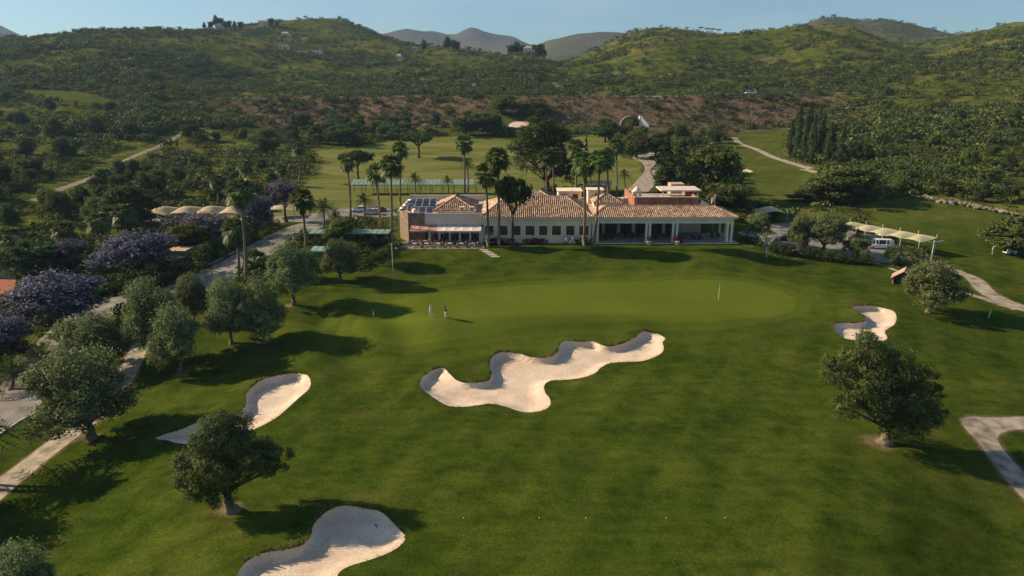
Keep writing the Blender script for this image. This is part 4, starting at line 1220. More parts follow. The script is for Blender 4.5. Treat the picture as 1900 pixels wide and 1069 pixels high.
# ------------------------------------------------------------------ trees that can be told apart
T = place_tree
OL = 'olive trees along the cart path'
for key, lab, b, c in [
 ('olive_a', 'broad olive tree over the cart path nearest the camera', (170,814), (58,222,655)),
 ('olive_b', 'round olive tree whose trunk stands right of the cart path', (335,692), (296,376,574)),
 ('olive_c', 'wide olive tree left of the round one by the path', (290,672), (222,322,528)),
 ('olive_a', 'olive tree in the middle of the row below the road', (430,638), (380,457,520)),
 ('olive_b', 'olive tree on the lawn at the right end of the path row', (490,638), (453,526,525)),
 ('olive_c', 'tall olive tree nearest the road beside the lawn edge', (546,566), (484,572,455)),
 ('olive_a', 'small leaning olive tree closest to the clubhouse', (632,521), (602,668,450)),
 ('olive_b', 'olive tree standing behind the others at the roadside', (362,604), (334,392,513)),
 ('olive_c', 'thin greyish olive tree above the end of the cart path', (178,694), (112,228,588)),
 ('olive_a', 'olive tree cut off by the bottom left corner of the picture', (38,1112), (-20,98,1022)),
 ('olive_a', 'olive tree beyond the left edge whose shadow falls on the near grass', (-150,985), (-250,-60,840)),
 ('olive_b', 'olive tree with pale trunk beside the right cart path', (1722,580), (1694,1788,490)),
 ('olive_b', 'large grey-green tree in the middle of the right car park', (1528,468), (1488,1562,398)),
 ('olive_a', 'slender grey-green tree left in the right car park', (1480,464), (1462,1502,400)),
 ('olive_c', 'small dark tree beside the cypress in the right car park', (1588,480), (1563,1608,436)),
 ('olive_c', 'low grey tree at the clubhouse end of the right car park', (1404,448), (1378,1424,396))]:
    T('olive_tree', key, lab, b, c, group=OL if b[0] < 700 else 'trees in the right car park')
JG = 'jacaranda trees along the left road'
for key, lab, b, c in [
 ('jaca_a', 'largest purple flowering tree beside the left road', (116,618), (50,192,512)),
 ('jaca_a', 'purple flowering tree cut by the left edge', (0,672), (-66,44,596)),
 ('jaca_a', 'purple flowering tree spreading over the parked truck', (262,520), (200,322,436)),
 ('jaca_a', 'purple flowering tree in front of the left carport', (477,438), (444,508,364)),
 ('jaca_b', 'thin mauve flowering tree with leaning trunk by the road bend', (531,412), (488,546,338)),
 ('jaca_b', 'small faded purple tree between the big purple ones', (140,505), (108,165,446)),
 ('jaca_b', 'half bare mauve and green tree right of the white van by the left carport', (378,452), (325,425,398))]:
    T('jacaranda_tree', key, lab, b, c, group=JG)
for key, lab, b, c, Y in [
 ('big_pine', 'big dark pine towering behind the clubhouse hall', (1012,368), (942,1072,220), 212),
 ('umbrella', 'umbrella shaped dark tree standing alone on the driving range', (777,293), (750,801,248), None),
 ('umbrella', 'dark round tree behind the slim palm on the range edge', (665,336), (640,690,280), None),
 ('dark_a', 'dark round tree at the upper left edge of the range', (640,270), (622,682,236), None),
 ('umbrella', 'dark round crowned tree on a bare trunk before the main windows', (952,458), (926,984,330), None),
 ('oak_a', 'rounded grey-green tree beside the columnar cypresses behind the veranda', (1315,380), (1262,1370,276), 200),
 ('oak_b', 'bushy tree overlapping the veranda roof at the right', (1342,418), (1288,1392,342), 172),
 ('oak_a', 'low round tree between flag and small tan canopy', (1392,425), (1350,1432,368), 178),
 ('oak_b', 'large spreading tree at the foot of the right hillside', (1556,418), (1492,1622,310), 196),
 ('dark_b', 'dark tree between the right fairway and the long canopy', (1500,415), (1470,1548,352), 200),
 ('oak_a', 'rounded tree in front of the curving path behind the clubhouse', (1180,292), (1150,1208,250), None),
 ('dark_b', 'dark tree left of the motorway culvert', (1122,264), (1098,1142,222), None),
 ('oak_b', 'bushy tree just below the culvert mouth', (1216,292), (1196,1250,246), None),
 ('oak_a', 'dark green bush tree at the right edge below the rock wall', (1892,470), (1838,1960,408), None),
 ('dark_a', 'round dark tree left of the tiny far bunkers', (905,250), (878,938,212), None),
 ('dark_a', 'dark tree crown just left of the far green bank', (865,252), (840,890,218), None),
 ('oak_b', 'tree on the bank above the far green, left one', (930,212), (905,960,178), None),
 ('oak_a', 'tree on the bank above the far green, right one', (985,218), (955,1020,188), None),
 ('oak_b', 'dark shrub tree between the green shelters and the road', (632,456), (606,662,408), None),
 ('oak_a', 'bushy tree behind the pergola beside the left wing', (690,448), (672,716,425), None),
 ('dark_b', 'dense dark tree hanging over the left end of the carport', (240,432), (180,272,350), None),
 ('dark_a', 'dark tree behind the tennis court fence', (60,520), (30,140,450), None),
 ('dark_b', 'dark tree left of the white van by the left carport', (330,450), (300,352,400), None),
 ('oak_a', 'dark evergreen beside the grey truck at the road', (352,470), (320,405,418), None)]:
    T('evergreen_tree', key, lab, b, c, Y=Y)
CG = 'dark cypresses behind the veranda'
for lab, b, c, Y in [
 ('broad dark cypress left of the pair behind the brick terrace', (1232,376), (1208,1256,264), 196),
 ('right cypress of the pair behind the brick terrace', (1256,366), (1243,1272,270), 204),
 ('thin cypress beside the big pine', (1086,336), (1082,1091,250), 215),
 ('thin cypress near the culvert trees', (1131,262), (1126,1136,224), None),
 ('small cypress in front of the long canopy', (1586,470), (1580,1593,424), None),
 ('small cypress beside the single tan canopy', (1437,408), (1434,1441,388), None),
 ('slim dark cypress by the car park olives', (1492,466), (1487,1499,420), None)]:
    T('cypress_tree', 'cypress', lab, b, c, Y=Y, group=CG)
PG = 'tall slender trees beside the right fairway'
for k, (px, py, w, top) in enumerate([(1464,298,18,226),(1476,302,20,216),(1490,306,18,224),(1503,308,20,214),(1518,305,20,210),(1534,310,18,228),(1478,266,22,196),(1498,262,24,190),(1516,268,22,200),(1540,300,26,232),(1556,312,24,240)]):
    T('poplar_tree', 'poplar', 'tall slender dark tree in the grove beside the right fairway', (px, py), (px - w / 2.6, px + w / 2.6, top), group=PG)
for k, (px, py, w, top) in enumerate([(1262,306,16,285),(1280,306,18,282)]):
    T('poplar_tree', 'poplar', ['slender tree left of the rounded tree behind the veranda', 'slender tree close behind the rounded tree at the veranda'][k], (px, py + 60), (px - w, px + w, top), Y=214)
# ridge trees and the wood on the nearer slopes
for k, (px, Y) in enumerate([(1300,960),(1312,965),(1322,962),(1333,960)]):
    py = W(px, 60, Y)[1]
    x = W(px, 60, Y)[0]; z = zg(x, Y)
    t = empty('stone_pine', (x, Y, z)); tag(t, 'flat topped pine on the skyline above the right hill', 'tree', 'pines on the right skyline')
    cm, tm, w, h, off = PROTO['stone_pine']; link('trunk', tm, t); link('crown', cm, t); t.scale = (1.5, 1.5, .62)
for k, (px, Y, s) in enumerate([(392,940,1.2),(402,945,1.8),(410,950,1.6),(418,945,1.1),(426,950,1.3),(436,945,1.2),(447,950,1.3),(380,940,1.0),(504,985,1.4),(515,985,1.0)]):
    x = W(px, 60, Y)[0]; z = zg(x, Y)
    t = empty('ridge_tree', (x, Y, z - .5)); tag(t, 'dark tree on the left skyline near the hilltop houses', 'tree', 'trees on the left skyline')
    cm, tm, w, h, off = PROTO[('dark_a', 'dark_b')[k % 2]]; link('trunk', tm, t); link('crown', cm, t); t.scale = (s * .8, s * .8, s * 1.05)
for k, (px, py, Y, s) in enumerate([(948,92,745,1.3),(958,92,748,1.5),(968,92,742,1.2),(990,92,752,1.4),(1000,92,745,1.8),(1008,92,750,1.3),(848,97,835,1.2),(786,92,840,1.4),(840,90,842,1.3),(830,97,832,1.6)]):
    x = W(px, py, Y)[0]; z = zg(x, Y)
    t = empty('hilltop_tree', (x, Y, z - .5)); tag(t, 'dark tree on the low hilltop around the white villa' if px > 900 else 'dark tree on the shoulder left of the villa hill', 'tree', 'trees on the villa hill' if px > 900 else 'trees on the middle skyline')
    cm, tm, w, h, off = PROTO[('dark_a', 'dark_b')[k % 2]]; link('trunk', tm, t); link('crown', cm, t); t.scale = (s * .9, s * .9, s * 1.05)
def wood(n, x0, x1, y0, y1, keys, label, group, smin, smax, seed, name='woodland_tree'):
    g = np.random.default_rng(seed); out = []; tries = 0
    while len(out) < n and tries < n * 40:
        tries += 1
        p = np.array([g.uniform(x0, x1), g.uniform(y0, y1)])
        if not clear_of(p[None], 3.5)[0]: continue
        if out and min(np.hypot(*(p - q)) for q in out) < 5.0: continue
        out.append(p)
    for p in out:
        cm, tm, w, h, off = PROTO[keys[g.integers(len(keys))]]
        s = g.uniform(smin, smax)
        t = empty(name, (p[0], p[1], zg(*p) - .2), g.uniform(0, 6.28)); t.scale = (s, s, s * g.uniform(.8, 1.05)); tag(t, label, 'tree', group)
        link('trunk', tm, t); link('crown', cm, t)
K4 = ['oak_a', 'oak_b', 'dark_a', 'dark_b']
wood(58, -190, -74, 158, 225, K4, 'dark round tree in the dense wood on the left slope', 'trees of the left wood', .55, 1.0, 301)
wood(46, -260, -70, 225, 380, K4, 'round evergreen tree scattered over the left hillside scrub', 'trees on the left hillside', .55, 1.25, 302)
wood(28, -110, 10, 345, 400, K4, 'dark tree in the belt above the driving range', 'trees above the driving range', .6, 1.1, 303)
wood(66, 98, 270, 188, 330, K4, 'evergreen tree in the wood on the right slope', 'trees of the right wood', .5, .9, 304)
wood(20, 40, 100, 300, 372, K4, 'round tree in the belt below the brown embankment', 'trees below the embankment', .6, 1.0, 305)
wood(26, 60, 108, 205, 262, K4, 'dark tree around the hollow between the paths and the right fairway', 'trees left of the right fairway', .55, .9, 306)
wood(14, -34, 44, 184, 204, K4, 'low dark tree in the service yard behind the clubhouse', 'trees behind the clubhouse', .32, .55, 307)

# a bleached, nearly bare little tree on the lawn edge
x, y, z = ground_at(1422, 478)
t = empty('bare_tree', (x, y, z)); tag(t, 'small bleached bare tree with white trunk at the lawn edge', 'tree')
mb = MB(); g = np.random.default_rng(9)
mb.tube([(0,0,-.2),(-.05,0,1.2),(-.2,0,2.4)], [.17,.13,.1], 8)
tips = []
for k in range(9):
    a = k * .7; e = Vector((-.2 + 1.9 * math.cos(a) * g.uniform(.6, 1), 1.4 * math.sin(a), 2.4 + g.uniform(1.0, 2.6)))
    m = Vector((-.2, 0, 2.3)).lerp(e, .5) + Vector((g.normal() * .2, g.normal() * .2, .1))
    mb.tube([(-.2, 0, 2.2), tuple(m), tuple(e)], [.075, .05, .02], 6); tips += [e, m]
    for q in range(2):
        e2 = e + Vector((g.normal() * .5, g.normal() * .5, .5 * g.random())); mb.tube([tuple(m), tuple(e2)], [.035, .012], 5); tips.append(e2)
mb.build('trunk', M_whitebark, t, True)
C_ = np.array([tuple(p) for p in tips]); C_ = np.repeat(C_, 9, 0) + g.normal(size=(len(tips) * 9, 3)) * .3
V, Q = leaves(C_, g.normal(size=C_.shape), .24, .14, g)
link('crown', mesh_np('bare_tree_crown', V, Q, L_olive), t)

# ------------------------------------------------------------------ hedges and shrubs that stand singly
def hedge(name, label, P, w, h, mat, group=None, seed=1, cat='hedge', dens=330, leaf=.24):
    """a clipped run of foliage along ground points"""
    P = np.asarray(P, float); g = np.random.default_rng(seed)
    Q = resample(P, .8, False); z = zbase(Q[:,0], Q[:,1]); o = Q.mean(0); z0 = float(z.mean())
    lob = [(q[0] - o[0] + g.normal() * .1, q[1] - o[1] + g.normal() * .1, zz - z0 + h * .5, w * .5 * g.uniform(.85, 1.15), w * .5 * g.uniform(.85, 1.15), h * .5 * g.uniform(.85, 1.2)) for q, zz in zip(Q, z)]
    V, Fq = lobe_leaves(lob, dens * len(Q), leaf, g, aspect=.7, per=4, spread=.12, shell=.3)
    t = empty(name, (o[0], o[1], z0)); tag(t, label, cat, group)
    mb = MB()
    for q, zz in list(zip(Q, z))[::2]: mb.tube([(q[0]-o[0], q[1]-o[1], zz - z0 - .1), (q[0]-o[0] + .05, q[1]-o[1], zz - z0 + h * .6)], [.05, .02], 5)
    mb.build('stem', M_bark2, t); link('foliage', mesh_np(name + '_foliage', V, Fq, mat), t)
    return t
hedge('hedge', 'long clipped hedge between the lawn and the right car park', [G(*p) for p in [(1432,467),(1470,474),(1520,481),(1560,487),(1610,491)]], 2.4, 2.0, L_dark, seed=2)
hedge('hedge', 'dark hedge left of the car park beside the veranda end', [G(*p) for p in [(1378,446),(1405,455),(1428,464)]], 1.4, 1.2, L_dark, seed=3)
hedge('hedge', 'dark reddish hedge below the leftmost main windows', [(-5.2, YB - 2.0), (-2.5, YB - 2.0), (0.2, YB - 2.0)], 1.5, 1.3, leafmat('maroon_hedge_leaf', (.045, .02, .018), (.10, .045, .035), .2), seed=4)
hedge('hedge', 'russet clipped hedge below the middle windows', [(2.8, YB - 1.6), (4.6, YB - 1.6), (6.6, YB - 1.6)], 1.3, 1.25, L_red, seed=5)
hedge('flower_bush', 'white flowering bush below the right main windows', [(11.0, YB - 1.7), (12.6, YB - 1.7)], 1.5, 1.6, L_white, seed=6, cat='bush', dens=200)
hedge('hedge', 'dark low hedge right of the white flowering bush', [(13.4, YB - 1.6), (15.6, YB - 1.6)], 1.3, 1.2, L_dark, seed=7)
hedge('hedge', 'hedge along the lawn edge below the pergola', [G(*p) for p in [(668,500),(690,486),(712,474),(730,462)]], 2.2, 1.3, L_hedge, seed=8)
hedge('hedge', 'dark clipped hedge lining the left side of the road', [G(*p) for p in [(368,492),(420,462),(470,440),(500,424)]], 2.4, 3.2, L_dark, seed=9, dens=420)
hedge('hedge', 'green hedge between the road and the pergola', [G(*p) for p in [(618,420),(650,416),(690,414)]], 2.0, 1.8, L_hedge, seed=10)
hedge('shrub', 'yellow-green shrub beside the white van', [G(1647, 476), G(1651, 478)], 1.3, 1.6, L_yellow, seed=11, cat='shrub')
hedge('shrub', 'round dark shrub below the white van, left of the path gap', [G(1656, 492), G(1662, 493)], 2.2, 2.0, L_dark, seed=12, cat='shrub')
hedge('shrub', 'wide dark shrubs under the end of the long canopy', [G(*p) for p in [(1655,474),(1680,476),(1715,478)]], 2.6, 2.2, L_holm, seed=13, cat='shrub')
hedge('shrub', 'grey-leaved shrub between the canopy end and the path', [G(*p) for p in [(1676,492),(1700,494)]], 1.8, 1.6, L_olive, seed=14, cat='shrub')
hedge('shrub', 'red flowering shrub beside the right planter of the veranda', [(34.0, YB - 1.0), (34.8, YB - 1.0)], 1.0, 1.5, L_bougain, seed=15, cat='shrub')
hedge('shrub', 'brownish shrub below the young palm at the road', [G(468, 518), G(474, 519)], 1.6, 1.4, L_scrub3, seed=16, cat='shrub')
hedge('shrub', 'dark shrubs in the bed left of the terrace', [G(*p) for p in [(735,458),(742,461)]], 1.6, 1.2, L_holm, seed=17, cat='shrub')
# ------------------------------------------------------------------ the clubhouse
M_white = plain('white_render', (.82, .64, .44), .85, .07, .35, bump=.1, bscale=10)
M_cream = plain('cream_render', (.62, .52, .38), .85, .08, .35)
M_pinkw = plain('pinkish_render', (.66, .53, .44), .85, .07, .35)
M_trim = plain('white_trim', (.82, .67, .48), .7, .06, .6)
M_flat = plain('flat_roof_felt', (.42, .36, .28), .95, .15, .4)
M_brick = plain('terracotta_wall', (.34, .155, .09), .9, .16, .6, bump=.3, bscale=9)
M_tan = plain('tan_render', (.50, .36, .22), .9, .1, .5)
M_metal = plain('grey_metal', (.42, .42, .42), .4, .08, 1.5, metal=.7)
M_dkmetal = plain('dark_metal', (.05, .05, .05), .5, .1, 1.5, metal=.4)
M_wood = plain('brown_wood', (.20, .10, .055), .6, .2, 1.2)
M_black = plain('black_rubber', (.02, .02, .02), .8, .1, 2)
def stone_mat():
    m, n, l, o = new_mat('rubble_stone')
    t = n.new('ShaderNodeTexCoord'); v = t.outputs['Object']
    vo = n.new('ShaderNodeTexVoronoi'); vo.inputs['Scale'].default_value = 2.6; l.new(v, vo.inputs['Vector'])
    ve = n.new('ShaderNodeTexVoronoi'); ve.feature = 'DISTANCE_TO_EDGE'; ve.inputs['Scale'].default_value = 2.6; l.new(v, ve.inputs['Vector'])
    bw = n.new('ShaderNodeSeparateColor'); l.new(vo.outputs['Color'], bw.inputs[0])
    c = ramp(n, l, bw.outputs[0], [(0, (.17, .10, .06)), (.5, (.27, .17, .10)), (1, (.36, .25, .16))])
    j = ramp(n, l, ve.outputs['Distance'], [(.02, (.0, .0, .0)), (.07, (1, 1, 1))])
    c = mixc(n, l, j, (.24, .19, .14), c)
    p = n.new('ShaderNodeBsdfPrincipled'); p.inputs['Roughness'].default_value = .9; l.new(c, p.inputs['Base Color'])
    b = n.new('ShaderNodeBump'); b.inputs['Distance'].default_value = .06; l.new(j, b.inputs['Height']); l.new(b.outputs[0], p.inputs['Normal'])
    l.new(p.outputs[0], o.inputs['Surface']); return m
M_stone = stone_mat()
def tile_mat(name, stops, val):
    m, n, l, o = new_mat(name)
    g_ = n.new('ShaderNodeNewGeometry'); t = n.new('ShaderNodeTexCoord')
    c = ramp(n, l, g_.outputs['Random Per Island'], stops)
    nn = nodes_noise(n, l, t.outputs['Object'], .35, 5, .7)
    c = mixc(n, l, .75, c, ramp(n, l, nn, [(.33, val), (.55, (1, 1, 1)), (.7, (1.2, 1.15, 1.1))]), 'MULTIPLY')
    p = n.new('ShaderNodeBsdfPrincipled'); p.inputs['Roughness'].default_value = .85; p.inputs['Specular IOR Level'].default_value = .2
    l.new(c, p.inputs['Base Color']); l.new(p.outputs[0], o.inputs['Surface']); return m
M_tile = tile_mat('barrel_tiles', [(0, (.28, .155, .10)), (.35, (.41, .265, .175)), (.7, (.52, .375, .255)), (1, (.62, .50, .36))], (.5, .42, .4))
M_tileunder = plain('tile_channel', (.15, .065, .04), .95, .2, 1.0)
def glass_mat(name, col, rough=.06):
    m, n, l, o = new_mat(name)
    p = n.new('ShaderNodeBsdfPrincipled'); t = n.new('ShaderNodeTexCoord')
    nn = nodes_noise(n, l, t.outputs['Object'], .6, 3)
    l.new(ramp(n, l, nn, [(.3, tuple(c * .6 for c in col)), (.7, col)]), p.inputs['Base Color'])
    p.inputs['Roughness'].default_value = rough; p.inputs['IOR'].default_value = 1.6; p.inputs['Specular IOR Level'].default_value = .9
    l.new(p.outputs[0], o.inputs['Surface']); return m
M_glass = glass_mat('window_glass', (.030, .042, .034)); M_solar = glass_mat('solar_cells', (.055, .065, .085), .22)
M_canvas = plain('awning_canvas', (.48, .24, .18), .85, .08, .8)
M_canvasw = plain('white_canvas', (.72, .60, .52), .85, .06, .8)

club = empty('clubhouse', (0, YB, ZB)); tag(club, 'long low white clubhouse with terracotta tiled hip roofs and open veranda', 'building')
def part(name, mb, mat, parent=None, smooth=False, bevel=0.0): return mb.build(name, mat, parent or club, smooth, bevel)
def CX(px, py=430, d=0.0): return W(px, py, YB + d)[0]
def CZ(px, py, d=0.0): return W(px, py, YB + d)[1] - ZB

def tiled_slope(mb, a, b, c, d, pitch=.42, row=.55):
    """barrel tiles over a sloping face: a-b eave, d-c ridge (c may equal d)"""
    a, b, c, d = map(Vector, (a, b, c, d))
    e = (b - a); L = e.length; e.normalize()
    nrm = (b - a).cross(d - a).normalized()
    if nrm.z < 0: nrm = -nrm
    s = nrm.cross(e)
    if s.z < 0: s = -s
    H = (d - a).dot(s); td, tc_ = (d - a).dot(e), (c - a).dot(e)
    k = 0; t = pitch / 2
    while t < L:
        smax = H
        if t < td and td > 1e-6: smax = H * t / td
        if t > tc_ and (L - tc_) > 1e-6: smax = min(smax, H * (L - t) / (L - tc_))
        y = 0.0
        while y < smax - .08:
            y1 = min(y + row, smax)
            r0, r1 = pitch * .36 * rnd.uniform(.94, 1.06), pitch * .30
            q = []
            for (yy, rr, lift) in ((y, r0, .03), (y1 + .04, r1, .0)):
                for j in range(5):
                    an = math.pi * j / 4
                    q.append(a + e * (t + rr * math.cos(an)) + s * yy + nrm * (rr * .95 * math.sin(an) + lift))
            n0 = len(mb.v); mb.v += [tuple(p) for p in q]
            for j in range(4): mb.f.append([n0 + j, n0 + j + 1, n0 + 6 + j, n0 + 5 + j]); mb.m.append(0)
            mb.f.append([n0 + 4, n0 + 3, n0 + 2, n0 + 1, n0]); mb.m.append(0)
            y = y1
        t += pitch; k += 1
def hip_roof(name, x0, x1, y0, y1, z, rx0, rx1, ry0, ry1, rz, parent=None, faces='FLRB', fascia=True):
    """hip roof: eave rectangle and a ridge from (rx0, ry0) to (rx1, ry1)"""
    A, B, C, D = (x0, y0, z), (x1, y0, z), (x1, y1, z), (x0, y1, z)
    E, Fp = (rx0, ry0, rz), (rx1, ry1, rz)
    u = MB()
    if ry0 == ry1: fs = {'F': (A, B, Fp, E), 'B': (C, D, E, Fp), 'L': (D, A, E, E), 'R': (B, C, Fp, Fp)}
    else: fs = {'F': (A, B, E, E), 'B': (C, D, Fp, Fp), 'L': (D, A, E, Fp), 'R': (B, C, Fp, E)}
    for f_ in fs.values(): u.face(f_ if f_[2] != f_[3] else f_[:3])
    u.face([D, C, B, A])
    r = part(name, u, M_tileunder, parent)
    tl_ = MB()
    for k_ in faces:
        a, b, c, d = fs[k_]; tiled_slope(tl_, a, b, c, d)
    o = part('roof_tiles', tl_, M_tile, r, True); tag(o, kind='stuff')
    cap = MB()
    for p, q in ((A, E), (B, Fp if ry0 == ry1 else E), (C, Fp), (D, E if ry0 == ry1 else Fp), (E, Fp)):
        if p != q:
            p, q = Vector(p) + Vector((0, 0, .1)), Vector(q) + Vector((0, 0, .1))
            n_ = max(2, int((q - p).length / .5))
            for i in range(n_): cap.tube([tuple(p.lerp(q, i / n_)), tuple(p.lerp(q, (i + 1.1) / n_))], [.16, .13], 7)
    part('ridge_tiles', cap, M_tile, r)
    if fascia:
        fb = MB(); fb.box(x0 + .12, x1 - .12, y0 + .12, y1 - .12, z - .32, z - .02); part('cornice', fb, M_trim, r)
    return r

XA, XB, XC = CX(897), CX(1097), CX(1360)
# main hall
wins = [(899,917),(924,943),(949,967),(974,993),(999,1017),(1023,1042),(1049,1067),(1073,1093)]
w0, w1 = CZ(950, 436.5), CZ(950, 417.8)
mb = MB(); xs = XA
edges_x = [(CX(a), CX(b)) for a, b in wins]
mb.box(XA, XB, 0, .4, -.3, w0); mb.box(XA, XB, .002, .4, w1, 5.05)
prev = XA
for a, b in edges_x:
    mb.box(prev, a, .001, .4, w0, w1); prev = b
mb.box(prev, XB, .001, .4, w0, w1)
mb.box(XA, XA + .4, .4, 18, -.3, 5.05); mb.box(XB - .4, XB, .4, 18, -.3, 5.05); mb.box(XA, XB, 18, 18.4, -.3, 5.05)
part('hall_wall', mb, M_white)
pl_ = MB(); pl_.box(XA, XB, -.12, -.003, -.3, .35); part('plinth', pl_, M_trim)
for a, b in edges_x:
    f_ = MB(); t = .14
    f_.box(a - .12, a + t, -.09, .16, w0, w1); f_.box(b - t, b + .12, -.09, .16, w0, w1); f_.box(a - .18, b + .18, -.10, .16, w1 - t, w1 + .10); f_.box(a - .2, b + .2, -.16, .16, w0 - .14, w0 + .02)
    wnd = part('window', f_, M_trim)
    part('pane', MB().box(a + t, b - t, .10, .14, w0 + .02, w1 - t), M_glass, wnd)
hip_roof('hall_roof', XA - .5, XB + .3, -.65, 18.9, 5.37, CX(940, 368, 9), CX(1050, 368, 9), 9.1, 9.1, 8.15, faces='FLR')
# veranda wing
ZV = 4.0
mb = MB(); mb.box(XB + .02, XC, -.02, .38, ZV, 5.05); mb.box(XC - .4, XC, .38, 9.0, ZV, 5.05); part('beam', mb, M_trim)
vc = [(1099, 1106), (1107, 1111), (1197.5, 1201.5), (1204, 1208), (1247, 1251), (1254, 1258), (1348, 1352), (1355.5, 1360)]
for a, b in vc:
    a, b = CX(a), CX(b)
    c = MB(); c.box(a, b, 0, .42, .0, ZV - .003); c.box(a - .07, b + .07, -.07, .49, 0.002, .28); c.box(a - .07, b + .07, -.06, .48, ZV - .22, ZV - .004); part('column', c, M_trim)
for yy in (4.2, 8.4):
    part('column', MB().box(XC - .42, XC - .02, yy, yy + .4, .0, ZV), M_trim)
mb = MB(); mb.box(XB + .02, XC - .41, .4, 9.4, ZV + .35, ZV + .55); part('ceiling', mb, plain('veranda_ceiling', (.20, .14, .09), .8, .1, 1.0))
mb = MB(); mb.box(XB + .03, XC - 9, 9.0, 9.35, -.3, 4.6); part('veranda_wall', mb, M_cream)
for k in range(6):
    a = XB + .8 + k * 3.3
    d = MB(); d.box(a, a + 2.5, 8.92, 8.99, .05, 3.2); dr = part('glass_door', d, M_dkmetal)
    part('pane', MB().box(a + .1, a + 1.2, 8.87, 8.91, .2, 3.1), M_glass, dr); part('pane', MB().box(a + 1.3, a + 2.4, 8.87, 8.91, .2, 3.1), M_glass, dr)
part('floor_slab', MB().box(XB + .1, XC + .9, -1.15, 9.3, -.25, .06), M_pave)
part('slab_edge', MB().box(XB + .1, XC + 1.0, -1.5, -1.153, -.25, .10), M_trim)
hip_roof('veranda_roof', XB - .1, XC + .7, -.7, 9.9, 5.36, CX(1124, 383, 4.5), CX(1322, 383, 4.5), 4.6, 4.6, 6.82, faces='FLR')
# roof terrace behind the veranda: terracotta parapet, slabs, boxes
d = 10.2
xa, xb = CX(1177, 375, d), CX(1296, 375, d)
mb = MB(); mb.box(xa, xb, d, d + .3, 4.0, 7.75); mb.box(xa, xa + .3, d + .3, 24, 4.0, 7.74); mb.box(xb - .3, xb, d + .3, 24, 4.0, 7.74); part('parapet', mb, M_brick)
part('coping', MB().box(xa - .1, xb + .1, d - .1, d + .4, 7.75, 7.87), M_cream)
for f_ in (0.03, .36, .67, .98):
    x = xa + (xb - xa) * f_; part('post', MB().box(x - .06, x + .06, d - .14, d - .02, 5.6, 8.6), M_tan)
part('terrace_floor', MB().box(xa + .3, xb - .3, d + .3, 24, 6.3, 6.5), M_flat)
mb = MB(); mb.box(CX(1226, 360, 16), CX(1296, 360, 16) + .5, 15.5, 22, 8.25, 8.55); part('terrace_canopy', mb, M_pinkw)
for x in (CX(1230, 360, 16), CX(1262, 360, 16), CX(1294, 360, 16)): part('canopy_post', MB().box(x - .1, x + .1, 15.8, 16.0, 6.5, 8.25), M_pinkw)
part('stair_tower', MB().box(CX(1243, 350, 26), CX(1268, 350, 26), 25, 28.5, 4, 8.6), M_tan)
part('rear_wing', MB().box(XB + .1, XC - 4, 9.95, 26, -.3, 5.0), M_cream)
part('rear_flat_roof', MB().box(XB + .1, xa - .05, 10.0, 26, 5.0, 5.3), M_flat)
part('rear_flat_roof', MB().box(xb + .05, XC - 4, 10.0, 26, 5.0, 5.3), M_flat)
part('canvas_gable', MB().face([(CX(1297, 384, 10), 10.1, 5.5), (CX(1326, 384, 10), 10.1, 5.5), (CX(1303, 375, 10), 10.8, 7.2)]).face([(CX(1326, 384, 10), 10.1, 5.5), (CX(1326, 384, 10), 14, 5.5), (CX(1303, 375, 10), 13.5, 7.2), (CX(1303, 375, 10), 10.8, 7.2)]), M_canvasw)
def white_box(x0, x1, y0, y1, z1, wl_):
    b = part('stair_box', MB().box(x0, x1, y0, y1, 3.0, z1), M_white)
    part('box_roof', MB().box(x0 - .25, x1 + .25, y0 - .25, y1 + .25, z1, z1 + .16), M_trim, b)
    for (a, c, m_) in wl_:
        part('window', MB().box(x0 + a, x0 + c, y0 - .06, y0 - .004, z1 - 1.75, z1 - .55), m_, b)
white_box(CX(1036, 366, 20), CX(1079, 366, 20), 20, 25, 7.55, [(.5, 2.0, M_brick), (3.4, 4.6, M_glass)])
white_box(CX(1091, 366, 16.5), CX(1119, 366, 16.5), 16.5, 20, 8.35, [(1.6, 2.6, M_glass)])
xq = CX(1125, 372, 12); hip_roof('small_hip_roof', xq - 3.0, xq + 3.4, 11.0, 16.4, 6.35, xq, xq + .3, 13.7, 13.7, 8.0, faces='FLR')
part('small_block', MB().box(xq - 2.7, xq + 3.1, 11.3, 16.1, 4.5, 6.05), M_cream)
# cupola
xq = CX(1181, 362, 15); cp = MB()
for sx in (-1, 1):
    for sy in (-1, 1): cp.box(xq + sx * .75 - .18, xq + sx * .75 + .18, 15 + sy * .75 - .18, 15 + sy * .75 + .18, 6.0, 8.2)
cp.box(xq - .95, xq + .95, 14.05, 15.95, 5.2, 6.6); cp.box(xq - 1.0, xq + 1.0, 14.0, 16.0, 8.2, 8.45)
cup = part('cupola', cp, M_white)
part('cupola_cap', MB().lathe([(1.0, 8.45), (.7, 8.9), (.3, 9.3), (.05, 9.6)], 10, (xq, 15, 0)), M_white, cup, True)
hip_roof('rear_roof', CX(945, 362, 28), CX(1035, 362, 28), 22, 34, 4.7, CX(972, 358, 28), CX(1000, 358, 28), 28, 28, 6.6, faces='FL')
part('rear_hall', MB().box(CX(945, 362, 28) + .4, CX(1035, 362, 28) - .4, 22.4, 33.6, -.3, 4.37), M_cream)
# AC units and ducts on the flat roofs
for px, py, dd_ in [(1152,372,18),(1160,370,19),(1168,371,20),(857,391,1.2),(875,391,1.2)]:
    x = CX(px, py, dd_); zz = 6.2 if dd_ < 5 else 5.3
    ac = part('air_conditioner', MB().box(x - .55, x + .55, dd_, dd_ + .8, zz, zz + 1.0), M_trim, None, False, .04)
    part('fan_grille', MB().lathe([(.34, 0), (.34, .03)], 14), M_metal, ac).matrix_local = Matrix.Translation((x, dd_ - .005, zz + .52)) @ Matrix.Rotation(math.pi / 2, 4, 'X')
